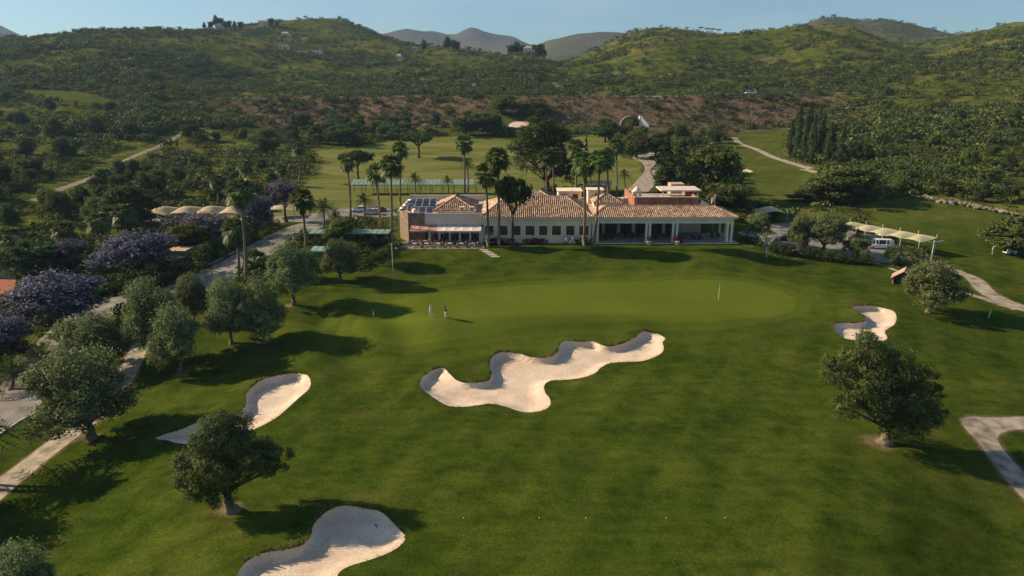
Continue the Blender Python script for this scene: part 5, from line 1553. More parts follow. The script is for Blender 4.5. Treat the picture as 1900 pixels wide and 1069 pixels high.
# left wing
XL0, XL1, XL2 = CX(740), CX(758), CX(789)
HP = 6.15
lw = [(XL1, 0), (XL2, 0), (XA - .02, 0), (XA - .02, 20), (XL0 - .4, 20), (XL0 - .4, 4.6)]
part('stone_wall', MB().prism([(XL1, -.02), (XL2, -.02), (XL2, .5), (XL1 + .25, .5), (XL0 - .1, 4.9), (XL0 - .45, 4.6)], -.3, HP), M_stone)
part('parapet', MB().box(XL2 + .005, XA - .03, 0, .35, 3.72, HP - .05), M_pinkw)
part('side_wall', MB().box(XL0 - .85, XL0 - .46, 4.7, 20.5, -.3, HP - .4), M_cream)
part('back_wall', MB().box(XL0 - .4, XA - .03, 20.1, 20.5, -.3, HP + .6), M_cream)
part('flat_roof', MB().prism([(XL1 + .3, .55), (XL2, .55), (XL2, .36), (XA - .04, .36), (XA - .04, 20), (XL0 - .4, 20), (XL0 - .4, 5.0)], 5.1, 5.35), M_flat)
part('wood_panel', MB().box(XL1 + .3, XL2 - .1, -.06, -.025, .05, 3.2), M_wood)
cols = [797, 815, 834.5, 853, 872, 890]
xc = [CX(c) for c in cols]
for x in xc: part('column', MB().box(x - .22, x + .22, .02, .45, -.1, 3.718), M_white)
ends = [XL2 + .1] + xc + [XA - .1]
for k in range(len(ends) - 1):
    a, b = ends[k] + .23, ends[k + 1] - .23
    if b - a < .3: continue
    f_ = MB(); f_.box(a, b, .5, .58, 3.45, 3.715); f_.box(a, b, .5, .58, -.1, .35); wd = part('window', f_, M_dkmetal)
    part('pane', MB().box(a, b, .53, .56, .352, 3.448), M_glass, wd)
part('corner_pier', MB().box(XA - .9, XA - .035, -.35, -.003, -.2, 3.3), M_trim)
# awning: six canvas bays on a steel frame
nb = 8; x0, x1 = XL1 + .6, XA - .35
for k in range(nb):
    a, b = x0 + (x1 - x0) * k / nb, x0 + (x1 - x0) * (k + 1) / nb - .05
    mb = MB(); zt, zf = 3.66, 2.95
    P = [[(a + (b - a) * i / 4, -.05 - 2.5 * j / 3, zt + (zf - zt) * j / 3 - .10 * math.sin(math.pi * i / 4) * math.sin(math.pi * j / 3)) for i in range(5)] for j in range(4)]
    for j in range(3):
        for i in range(4): mb.face([P[j][i], P[j+1][i], P[j+1][i+1], P[j][i+1]])
    for i in range(4): mb.face([P[3][i], tuple(Vector(P[3][i]) - Vector((0, 0, .28))), tuple(Vector(P[3][i+1]) - Vector((0, 0, .28))), P[3][i+1]])
    aw = part('awning', mb, M_canvas if k < 3 else M_canvasw)
    part('awning_bar', MB().tube([(a, -2.56, zf - .02), (b, -2.56, zf - .02)], .035, 6), M_metal, aw)
hip_roof('left_hip_roof', CX(806, 392, 4), CX(884, 392, 4), 3.6, 16.2, 5.95, CX(845, 365, 10), CX(845, 365, 10), 9.3, 12.0, 8.0, faces='FLR')
part('roof_block', MB().box(CX(806, 392, 4) + .5, CX(884, 392, 4) - .5, 4.1, 15.7, 5.35, 5.63), M_cream)
# solar panels on racks
SPX = [CX(762, 385, 4) + 1.55 * i for i in range(4)]
for r_ in range(4):
    for i in range(4 if r_ else 3):
        y = 2.6 + 3.6 * r_; x = SPX[i] - (.3 * r_) + (1.0 if r_ == 0 else 0)
        M4 = Matrix.Translation((x, y, 6.25)) @ Matrix.Rotation(R(42), 4, 'X')
        fr = MB(); fr.box(-.70, .70, -1.0, 1.0, -.04, .0)
        o = part('solar_panel', fr, M_trim); o.matrix_local = M4
        part('cells', MB().box(-.64, .64, -.94, .94, .003, .012), M_solar, o)
        part('rack_leg', MB().box(-.6, -.55, .85, .9, -1.1, -.045).box(.55, .6, .85, .9, -1.1, -.045), M_metal, o)
part('water_tank', MB().lathe([(.5, 5.35), (.52, 5.6), (.52, 6.6), (.3, 6.8)], 14, (XL1 + 1.2, 1.6, 0)), M_trim, None, True)
for k in range(4):
    x = CX(752, 380, 8) + .1 * k; part('collector_tank', MB().tube([(x - .4, 3.2 + 3.6 * k, 6.5), (x + 1.1, 3.2 + 3.6 * k, 6.5)], .28, 10), M_metal, None, True)
part('roof_rail', MB().tube([(XL2, .2, HP + .5), (XA - .4, .2, HP + .5)], .03, 5).tube([(XL2 + 3, .2, HP - .05), (XL2 + 3, .2, HP + .5)], .03, 5).tube([(XA - 4, .2, HP - .05), (XA - 4, .2, HP + .5)], .03, 5), M_dkmetal)
# ------------------------------------------------------------------ shelters, canopies, small buildings
M_tanfab = plain('tan_shade_cloth', (.46, .355, .21), .9, .08, .4)
M_yelfab = plain('pale_yellow_shade_cloth', (.53, .46, .26), .9, .07, .4)
M_greenroof = plain('pale_green_sheet_roof', (.20, .27, .20), .6, .1, .6)
M_teal = plain('teal_sheet_roof', (.22, .34, .27), .55, .1, .6)
M_post = plain('painted_post', (.55, .52, .46), .6, .08, 1.0)
M_greenpost = plain('green_post', (.05, .10, .06), .6, .1, 1.0)
M_screen = plain('green_windscreen', (.035, .12, .055), .9, .12, .8)
M_palegr = plain('pale_green_board', (.17, .24, .14), .8, .1, .6)

def canopy_row(name, label, A, B, bays, depth, h, mat, rise=.9, flip=1, group=None):
    """tensile shade sails: each bay is stretched between low corners over a high bow"""
    A = np.array(A, float); B = np.array(B, float)
    d = B - A; L = np.linalg.norm(d); e = d / L; nrm = np.array([-e[1], e[0]]) * flip
    z0 = max(zg(*A), zg(*B), zg(*((A + B) / 2)))
    t = empty(name, (A[0], A[1], z0)); tag(t, label, 'canopy', group)
    bl = L / bays
    for k in range(bays):
        mb = MB(); n1, n2 = 17, 9; P = []
        for i in range(n1):
            u = i / (n1 - 1); row = []
            for j in range(n2):
                v = j / (n2 - 1)
                p = e * (k * bl + u * bl * .985) + nrm * depth * (v + .05 * math.sin(math.pi * u) * (1 if v > .5 else -1) * (-1))
                bow = math.sin(math.pi * u)
                z = h - .35 + rise * bow * (1 - .85 * (2 * v - 1) ** 2 * .75) - .25 * (1 - bow) * math.sin(math.pi * v) + .25 * v
                row.append((p[0], p[1], z))
            P.append(row)
        for i in range(n1 - 1):
            for j in range(n2 - 1): mb.face([P[i][j], P[i+1][j], P[i+1][j+1], P[i][j+1]])
        s = mb.build('shade_sail', mat, t, True)
    for k in range(bays + 1):
        for v in (0., 1.):
            p = e * min(k * bl, L - .05) + nrm * depth * v
            gz = zg(A[0] + p[0], A[1] + p[1]) - z0
            MB().tube([(p[0], p[1], gz - .3), (p[0], p[1], h + .55 * v + .1)], .06, 7).build('post', M_post, t)
    return t
canopy_row('carport', 'long row of tan scalloped shade sails in front of the left slope', G(264, 421), G(446, 417), 4, 9.0, 2.8, M_tanfab, 1.1)
canopy_row('carport', 'tan shade sails half hidden behind the purple trees at the road bend', G(496, 408), G(548, 405), 1, 5.0, 2.4, M_tanfab, .7)
canopy_row('carport', 'pale yellow row of shade sails over the right car park', G(1543, 437), G(1702, 476), 5, 6.2, 2.6, M_yelfab, .5)
canopy_row('carport', 'single pale yellow shade sail behind the car park trees', G(1414, 412), G(1460, 412), 1, 5.0, 2.4, M_yelfab, 1.1)

def shelter(name, label, px0, px1, py, Y, depth, h, mat, thick=.18, slope=.5, wall=None, group=None, posts=5):
    x0, x1 = W(px0, py, Y)[0], W(px1, py, Y)[0]
    z0 = zg((x0 + x1) / 2, Y + depth / 2)
    t = empty(name, (x0, Y, z0)); tag(t, label, 'shelter', group); L = x1 - x0
    mb = MB(); mb.face([(0, 0, h), (L, 0, h), (L, depth, h + slope), (0, depth, h + slope)]); mb.face([(0, 0, h - thick), (0, depth, h + slope - thick), (L, depth, h + slope - thick), (L, 0, h - thick)])
    for a, b in (((0, 0), (L, 0)), ((L, 0), (L, depth)), ((L, depth), (0, depth)), ((0, depth), (0, 0))):
        za, zb_ = h + slope * a[1] / depth, h + slope * b[1] / depth
        mb.face([(*a, za - thick), (*b, zb_ - thick), (*b, zb_), (*a, za)])
    r_ = mb.build('roof', mat, t)
    rb = MB(); n_ = max(3, int(L / 1.2))
    for i in range(n_ + 1):
        x = L * i / n_; rb.face([(x - .04, 0, h + .004), (x, 0, h + .06), (x, depth, h + slope + .06), (x - .04, depth, h + slope + .004)]); rb.face([(x, 0, h + .06), (x + .04, 0, h + .004), (x + .04, depth, h + slope + .004), (x, depth, h + slope + .06)])
    rb.build('roof_ribs', mat, r_)
    for i in range(posts):
        for yv in (.15, depth - .15):
            x = .15 + (L - .3) * i / (posts - 1); MB().box(x - .07, x + .07, yv - .07, yv + .07, -.4, h - thick + slope * yv / depth).build('post', M_greenpost, t)
    if wall: MB().box(.1, L - .1, depth - .4, depth - .25, -.3, h - .3).build('back_wall', wall, t)
    return t
Yr = 206
shelter('range_shelter', 'long pale green roof of the driving range shelter', 649, 884, 345, Yr, 5.0, 3.1, M_greenroof, .25, .9, None, None, 12)
def yg(px, py): return float(G(px, py)[1])
shelter('pergola', 'green flat roofed pergola beside the left wing of the clubhouse', 572, 722, 450, yg(640, 458), 3.5, 2.7, M_greenroof, .15, .15, None, None, 8)
shelter('small_shelter', 'small teal roofed shelter with tan wall beside the road', 574, 622, 490, yg(598, 492), 3.6, 2.5, M_teal, .15, .2, M_tan, None, 3)

def house(name, label, px, py, Y, wpx, h, roof='flat', mat=None, rmat=None, depth=8.0, group=None, wing=True):
    """a far villa: two volumes, openings, roof"""
    x, _ = W(px, py, Y); k = Y / (F * 1.03); w = wpx * k
    z = zg(x, Y)
    t = empty(name, (x, Y, z)); tag(t, label, 'house', group); mat = mat or M_trim; rmat = rmat or M_tile
    wl_ = MB(); wl_.box(-w / 2, w * .25, 0, depth, -2.0, h)
    if wing: wl_.box(w * .25 + .02, w / 2, -1.5, depth * .7, -2.0, h * .68)
    wl_.build('wall', mat, t)
    rf = MB()
    if roof == 'hip':
        a, b, c_, d_ = (-w/2 - .5, -.5, h), (w*.25 + .5, -.5, h), (w*.25 + .5, depth + .5, h), (-w/2 - .5, depth + .5, h); e1, e2 = (-w*.3, depth/2, h + 1.8), (w*.05, depth/2, h + 1.8)
        for f_ in ((a, b, e2, e1), (b, c_, e2), (c_, d_, e1, e2), (d_, a, e1)): rf.face(f_)
        rf.face((d_, c_, b, a))
    else: rf.box(-w/2 - .3, w*.25 + .3, -.6, depth + .3, h + .003, h + .35)
    if wing: rf.box(w*.25 + .31, w/2 + .4, -2.0, depth*.7, h*.68 + .004, h*.68 + .3)
    rf.build('roof', rmat if roof == 'hip' else M_trim, t)
    nw = max(2, int(w / 4))
    for i in range(nw):
        xx = -w/2 + w*.75 * (i + .5) / nw
        f_ = MB().box(xx - .75, xx + .75, -.08, -.01, h*.3, h*.75).build('window', M_wood, t); MB().box(xx - .62, xx + .62, -.12, -.085, h*.32, h*.73).build('pane', M_glass, f_)
    if wing: MB().box(w*.33, w*.45, -1.58, -1.51, 0, 2.2).build('door', M_wood, t)
    return t
for nm, lab, px, py, Y, w, h, rf, mt in [
 ('villa', 'cream villa among the trees on the left hilltop', 408, 60, 940, 15, 6, 'hip', M_cream),
 ('villa', 'wide white villa just left of the left summit', 492, 52, 990, 24, 7, 'hip', M_trim),
 ('villa', 'white villa highest on the slope below the left summit', 531, 70, 930, 17, 6, 'hip', M_trim),
 ('villa', 'low white villa in the middle of the slope below the summit', 527, 96, 800, 16, 5, 'flat', M_trim),
 ('villa', 'long white villa on the slope to the right', 589, 105, 780, 20, 5.5, 'flat', M_trim),
 ('villa', 'low grey villa left of the long white one', 562, 110, 770, 18, 4, 'flat', M_pinkw),
 ('villa', 'small white house on the shoulder of the left hill', 741, 98, 790, 11, 6, 'hip', M_trim),
 ('villa', 'tiny white house on the skyline of the left hill shoulder', 770, 88, 842, 10, 5, 'flat', M_trim),
 ('villa', 'white villa among dark trees on the middle hilltop', 982, 94, 735, 20, 7, 'hip', M_trim),
 ('villa', 'white house at the right end of the skyline', 1893, 62, 830, 14, 6, 'flat', M_trim)]:
    house(nm, lab, px, py, Y, w, h, rf, mt)
house('kiosk', 'narrow white building standing behind the motorway', 880, 168, 500, 8, 6.5, 'flat', M_trim, depth=5, wing=False)
xk, yk, zk = ground_at(331, 492)
t = empty('gatehouse', (xk, yk, zk)); tag(t, 'small grey gatehouse with flat tan roof beside the left road', 'kiosk')
MB().box(-1.6, 1.6, 0, 3, -.3, 2.7).build('wall', plain('grey_render', (.28, .25, .22), .9), t); MB().box(-1.9, 1.9, -.4, 3.3, 2.703, 2.9).build('roof', M_tan, t)
f_ = MB().box(-1.2, .2, -.07, -.004, 1.0, 2.1).build('window', M_trim, t); MB().box(-1.1, .1, -.1, -.075, 1.1, 2.0).build('pane', M_glass, f_); MB().box(.6, 1.4, -.06, -.004, 0, 2.1).build('door', M_wood, t)
xk, yk, zk = ground_at(1112, 362, 205)
t = empty('yard_hut', (xk, yk, zk)); tag(t, 'small orange hut behind the palms in the service yard', 'hut')
MB().box(-3.2, 3.2, 0, 4, -.3, 3.0).build('wall', M_tan, t); MB().face([(-3.6, -.4, 3.0), (3.6, -.4, 3.0), (3.6, 2, 4.0), (-3.6, 2, 4.0)]).face([(-3.6, 2, 4.0), (3.6, 2, 4.0), (3.6, 4.4, 3.0), (-3.6, 4.4, 3.0)]).face([(-3.6,-.4,3),(-3.6,4.4,3),(3.6,4.4,3),(3.6,-.4,3)]).build('roof', M_tile, t); MB().box(-.6, .6, -.06, -.004, 0, 2.1).build('door', M_wood, t)
# the little brick shelter on the lawn: a gable with a dark open front
xk, yk, zk = ground_at(1674, 530)
t = empty('brick_shelter', (xk, yk, zk), R(-33)); tag(t, 'small brick shelter with pitched roof and dark open front on the lawn', 'shelter')
MB().box(-1.7, -1.45, 0, 3.0, -.3, 1.35).box(1.45, 1.7, 0, 3.0, -.3, 1.35).box(-1.45, 1.45, 2.7, 2.95, -.3, 1.35).build('wall', M_brick, t)
MB().face([(-1.449, 1.0, -.2), (1.449, 1.0, -.2), (1.449, 1.0, 1.4), (0, 1.0, 2.5), (-1.449, 1.0, 1.4)]).build('painted_shade_panel', M_dkmetal, t)  # dark sheet standing in for the shade inside the open front
for s in (-1, 1): MB().face([(s*2.0, -.25, 1.2), (0, -.25, 2.75), (0, 3.2, 2.75), (s*2.0, 3.2, 1.2)]).face([(s*2.0, -.25, 1.08), (s*2.0, 3.2, 1.08), (0, 3.2, 2.6), (0, -.25, 2.6)]).face([(s*2.0, -.25, 1.08), (0, -.25, 2.6), (0, -.25, 2.75), (s*2.0, -.25, 1.2)]).face([(s*2.0,-.25,1.08),(s*2.0,-.25,1.2),(s*2.0,3.2,1.2),(s*2.0,3.2,1.08)]).build('roof_slope', M_tile, t)
MB().tube([(0, -.3, 2.76), (0, 3.25, 2.76)], .1, 8).build('ridge_tile', M_tile, t)

# motorway culvert: concrete head wall with an arch and a sloping wing wall
M_conc = plain('pale_concrete', (.62, .58, .51), .9, .12, .25)
cxp, cyp = G(1168, 231); cyp -= 4.0
t = empty('culvert', (cxp, cyp, zg(cxp, cyp))); tag(t, 'concrete culvert mouth with white wing wall under the motorway', 'culvert')
mb = MB(); ro, n_ = 4.6, 14
arc = [(ro * math.cos(math.pi - math.pi * i / n_), ro * math.sin(math.pi * i / n_) * .9) for i in range(n_ + 1)]
out = [(x * 1.22, z * 1.22 + .2) for x, z in arc]
for i in range(n_):
    mb.face([(arc[i][0], 0, arc[i][1]), (arc[i+1][0], 0, arc[i+1][1]), (out[i+1][0], 0, out[i+1][1]), (out[i][0], 0, out[i][1])])
    mb.face([(out[i][0], 0, out[i][1]), (out[i+1][0], 0, out[i+1][1]), (out[i+1][0], 4, out[i+1][1]), (out[i][0], 4, out[i][1])])
mb.build('head_wall', plain('weathered_concrete', (.20, .165, .125), .95, .2, .4), t)
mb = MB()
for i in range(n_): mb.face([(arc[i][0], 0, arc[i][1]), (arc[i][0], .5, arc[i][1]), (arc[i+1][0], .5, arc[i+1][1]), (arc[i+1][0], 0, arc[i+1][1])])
mb.face([(x, .45, z) for x, z in arc]); mb.build('barrel', plain('painted_tunnel_shade', (.03, .028, .025), .9), t)  # tunnel darkness painted: near-black lining and a panel just inside the mouth
MB().prism([(4.7, -.4), (5.2, -.4), (5.6, 3.0), (4.7, 3.0)], -1.0, 5.2).build('pier', M_conc, t)
mb = MB(); a, b, c_, d_ = (5.2, -.6, -1.5), (9.5, -2.5, -1.5), (9.5, -2.5, .4), (5.2, -.6, 5.6)
o_ = Vector((.25, .6, 0)); q = [tuple(Vector(p) + o_) for p in (a, b, c_, d_)]
mb.face([a, b, c_, d_]); mb.face(q[::-1]); mb.face([d_, c_, q[2], q[3]]); mb.face([b, q[1], q[2], c_]); mb.build('wing_wall', M_conc, t)

# motorway rail
rb, rp = MB(), MB()
for x in np.arange(-200, 250, 4.0):
    y = 444.6; z = zg(x, y); z2 = zg(x + 4, y)
    rp.box(x - .06, x + .06, y - .06, y + .06, z - .2, z + .75); rb.face([(x, y - .08, z + .5), (x + 4, y - .08, z2 + .5), (x + 4, y - .08, z2 + .8), (x, y - .08, z + .8)]); rb.face([(x, y + .0, z + .8), (x + 4, y + .0, z2 + .8), (x + 4, y, z2 + .5), (x, y, z + .5)])
t = empty('guard_rail', (0, 444.6, zg(0, 444.6))); tag(t, 'steel guard rail along the motorway above the brown embankment', 'guard rail')
for nm, m_, mt in (('rail', rb, M_metal), ('posts', rp, M_metal)):
    o = m_.build(nm, mt, t); o.matrix_parent_inverse = Matrix.Translation((0, -444.6, -t.location.z))

# rock wall below the right wood
g = np.random.default_rng(4)
Pw = resample(np.array([G(*p) for p in [(1712,368),(1745,374),(1790,381),(1830,390),(1890,402),(1960,412)]]), .55, False)
t = empty('rock_wall', (Pw[len(Pw)//2][0], Pw[len(Pw)//2][1], zg(*Pw[len(Pw)//2]))); tag(t, 'low wall of pale boulders between grass slope and right wood', 'rock wall')
V_, F_ = [], []
ico = bmesh.new(); bmesh.ops.create_icosphere(ico, subdivisions=1, radius=1.0); iv = np.array([v.co[:] for v in ico.verts]); ifc = np.array([[v.index for v in f.verts] for f in ico.faces]); ico.free()
for p in np.repeat(Pw, 4, 0):
    q = p + g.normal(size=2) * np.array([.6, .9]); s = g.uniform(.18, .62) * np.array([1.3, 1, .7])
    v = iv * (1 + .22 * g.normal(size=(len(iv), 1))) * s + np.array([q[0], q[1], zg(*q) + g.uniform(.1, .7)]) - np.array(t.location)
    F_.append(ifc + len(V_) * len(iv)); V_.append(v)
tag(link('stones', mesh_np('stones', np.vstack(V_), np.vstack(F_), plain('pale_rock', (.27, .21, .14), .95, .25, .6, bump=.5, bscale=5)), t), kind='stuff')
# rocks of the slope cut at the upper left of the range and on the outcrop
def boulders(label, px, py, rx, ry, n, smin, smax, seed):
    g = np.random.default_rng(seed); V_, F_ = [], []; c = G(px, py); t = empty('rock_outcrop', (c[0], c[1], zg(*c))); tag(t, label, 'rocks')
    for k in range(n):
        q = G(px + g.normal() * rx, py + g.normal() * ry); s = g.uniform(smin, smax)
        v = iv * (1 + .25 * g.normal(size=(len(iv), 1))) * s * np.array([1.3, 1, .8]) + np.array([q[0], q[1], zg(*q) + .2 * s]) - np.array(t.location)
        F_.append(ifc + k * len(iv)); V_.append(v)
    tag(link('stones', mesh_np('stones', np.vstack(V_), np.vstack(F_), plain('pale_rock', (.36, .29, .20))), t), kind='stuff')
boulders('pale broken rocks in the dark slope above the driving range', 712, 240, 22, 5, 36, .6, 1.8, 61)
boulders('scattered pale rocks on the brown outcrop of the left hill', 235, 130, 45, 8, 30, .8, 2.2, 62)

# tennis court fence with windscreens
A, B = G(-120, 514), G(30, 517)
t = empty('court_fence', (A[0], A[1], zg(*A))); tag(t, 'green windscreen fence behind the red clay tennis court', 'fence')
L = float(np.linalg.norm(B - A)); an = math.atan2(B[1] - A[1], B[0] - A[0]); t.rotation_euler = (0, 0, an)
MB().box(0, L, -.02, .02, 1.9, 3.4).build('windscreen', M_screen, t); MB().box(0, L, -.03, .03, -.3, 1.85).build('lower_board', M_palegr, t)
for i in range(9): MB().tube([(L * i / 8, .06, -.3), (L * i / 8, .06, 3.5)], .05, 6).build('post', M_greenpost, t)

# ------------------------------------------------------------------ poles, flags, markers
def pole(name, label, base, top_py, r=.05, mat=None, cat='pole', arms=False, Y=None, cap=True):
    x, y, z = ground_at(*base, Y); h = W(base[0], top_py, y)[1] - z
    t = empty(name, (x, y, z)); tag(t, label, cat)
    MB().tube([(0, 0, -.3), (0, 0, h * .5), (0, 0, h)], [r * 1.3, r, r * .8], 8).build('shaft', mat or M_post, t, True)
    if arms:
        MB().tube([(-.9, 0, h * .92), (0, 0, h * .9), (1.6, 0, h * .98)], r * .6, 6).build('arm', mat or M_post, t)
        MB().obox((1.75, 0, h * .985), .5, .22, .1).build('lamp_head', M_metal, t); MB().obox((-.95, 0, h * .925), .4, .22, .1).build('lamp_head', M_metal, t)
    elif cap: MB().lathe([(r * 2.2, h), (r * 2.6, h + .12), (r * 1.2, h + .25)], 8).build('cap', mat or M_post, t, True)
    return t
pole('light_pole', 'tall pale pole with arms at the right end of the yellow canopy', (1727, 486), 446, .09, arms=True, cat='lamp post')
pole('light_pole', 'thin pale pole rising from the lawn left of the terrace', (730, 519), 455, .05, cat='lamp post')
pole('light_pole', 'dark lamp post at the road corner by the pergola', (548, 452), 408, .05, M_dkmetal, cat='lamp post')
pole('marker_post', 'leaning white post on the grass below the right cart path', (1834, 590), 575, .07, M_trim, 'marker', cap=False).rotation_euler = (0, R(8), 0)
pole('marker_post', 'white marker post on the left end of the putting green', (693, 587), 578, .06, M_trim, 'marker', cap=False)
for lab, px in [('white ball marker on the near lawn, leftmost of five', 860), ('white ball marker on the near lawn, second from left', 1000), ('white ball marker on the near lawn, middle of five', 1087), ('white ball marker on the near lawn, fourth from left', 1236), ('white ball marker on the near lawn, rightmost of five', 1345)]:
    x, y, z = ground_at(px, 962); t = empty('tee_marker', (x, y, z)); tag(t, lab, 'marker', 'white markers on the near lawn')
    MB().lathe([(.015, .03), (.032, .045), (.04, .075), (.03, .105), (.01, .115)], 10).build('ball', M_trim, t, True); MB().tube([(0, 0, -.1), (0, 0, .1)], .015, 6).build('spike', M_metal, t)
x, y, z = ground_at(1333, 556); h = W(1333, 527, y)[1] - z
t = empty('golf_flag', (x, y, z)); tag(t, 'flagstick with small pale flag on the putting green', 'flag')
MB().tube([(0, 0, -.1), (0, 0, h)], .03, 8).build('stick', M_trim, t)
mb = MB()
for i in range(4): mb.face([(-.16 * i, .03 * math.sin(i * 1.6), h - .42 + .02 * i), (-.16 * (i + 1), .03 * math.sin((i + 1) * 1.6), h - .40 + .02 * i), (-.16 * (i + 1), .03 * math.sin((i + 1) * 1.6), h - .02 - .015 * i), (-.16 * i, .03 * math.sin(i * 1.6), h - .01)])
mb.build('flag_cloth', M_yelfab, t); MB().lathe([(.11, -.02), (.11, .005), (.02, .006)], 12).build('cup', M_dkmetal, t)
x, y, z = ground_at(1326, 384, YB + 12); h = W(1326, 361, y)[1] - z
t = empty('flagpole', (x, y, z)); tag(t, 'white flag on a pole behind the right end of the veranda roof', 'flag')
MB().tube([(0, 0, -.1), (0, 0, h)], .06, 8).build('pole', M_post, t)
mb = MB()
for i in range(5): mb.face([(-.17 * i, .08 * math.sin(i * 1.4), h - 1.3 - .16 * i), (-.17 * (i + 1), .08 * math.sin((i + 1) * 1.4), h - 1.46 - .16 * i), (-.17 * (i + 1), .08 * math.sin((i + 1) * 1.4), h - .2 - .15 * i), (-.17 * i, .08 * math.sin(i * 1.4), h - .05 - .15 * i)])
mb.build('flag_cloth', M_trim, t)
for lab, px, py, Y in [('white pole beside the cypresses behind the brick terrace', 1258, 338, 214), ('white pole right of the cypresses on the grass patch', 1289, 338, 214)]:
    pole('marker_pole', lab, (px, py), py - 22, .12, M_trim, 'pole', Y=Y, cap=False)
def rake(label, px, py, rz):
    p = G(px, py); z = zg(*p) + float(bunker_raise(p[None])[0]) - float(bunker_drop(p[None])[0])
    t = empty('bunker_rake', (p[0], p[1], z + .03), rz); t.scale = (.75, .75, .75); tag(t, label, 'rake')
    MB().tube([(0, 0, .03), (1.6, 0, .06)], .025, 6).build('handle', M_dkmetal if px < 800 else M_trim, t)
    hd = MB(); hd.box(-.05, .05, -.35, .35, .0, .06)
    for k in range(7): hd.box(-.02, .02, -.32 + k * .1, -.29 + k * .1, -.06, .0)
    hd.build('head', M_dkmetal if px < 800 else M_trim, t)
rake('dark rake lying in the nearest bunker', 697, 968, R(25))
rake('white rake lying at the low edge of the large bunker', 1098, 690, R(80))

# stepping slabs from the terrace down to the lawn
t0 = G(898, 465); t = empty('garden_steps', (t0[0], t0[1], zg(*t0))); tag(t, 'five pale stone steps leading from terrace to lawn', 'steps')
for k in range(5):
    p = G(898 + k * 5.2, 465 + k * 3.0); mb = MB().obox((p[0] - t0[0], p[1] - t0[1], zg(*p) - t.location.z + .05), 1.7, .42, .2)
    mb.build('step', M_trim, t)
# planters on the veranda edge
for lab, px, fm in [('white planter with green plant between the left veranda columns', 1203, L_dark), ('white planter with red flowers at the middle veranda columns', 1256, L_bougain)]:
    x = CX(px, 447, -1.9); y = YB - 2.0
    t = empty('planter', (x, y, zg(x, y))); tag(t, lab, 'planter', 'planters before the veranda')
    MB().lathe([(.42, -.05), (.46, .1), (.55, .62), (.60, .66), (.60, .74), (.5, .74)], 14).build('pot', M_trim, t, True)
    V, Q = lobe_leaves([(0, 0, 1.1, .6, .6, .5), (.2, .1, 1.35, .4, .4, .35)], 320, .2, np.random.default_rng(px), aspect=.6, per=4); link('foliage', mesh_np('planter_foliage', V, Q, fm), t)

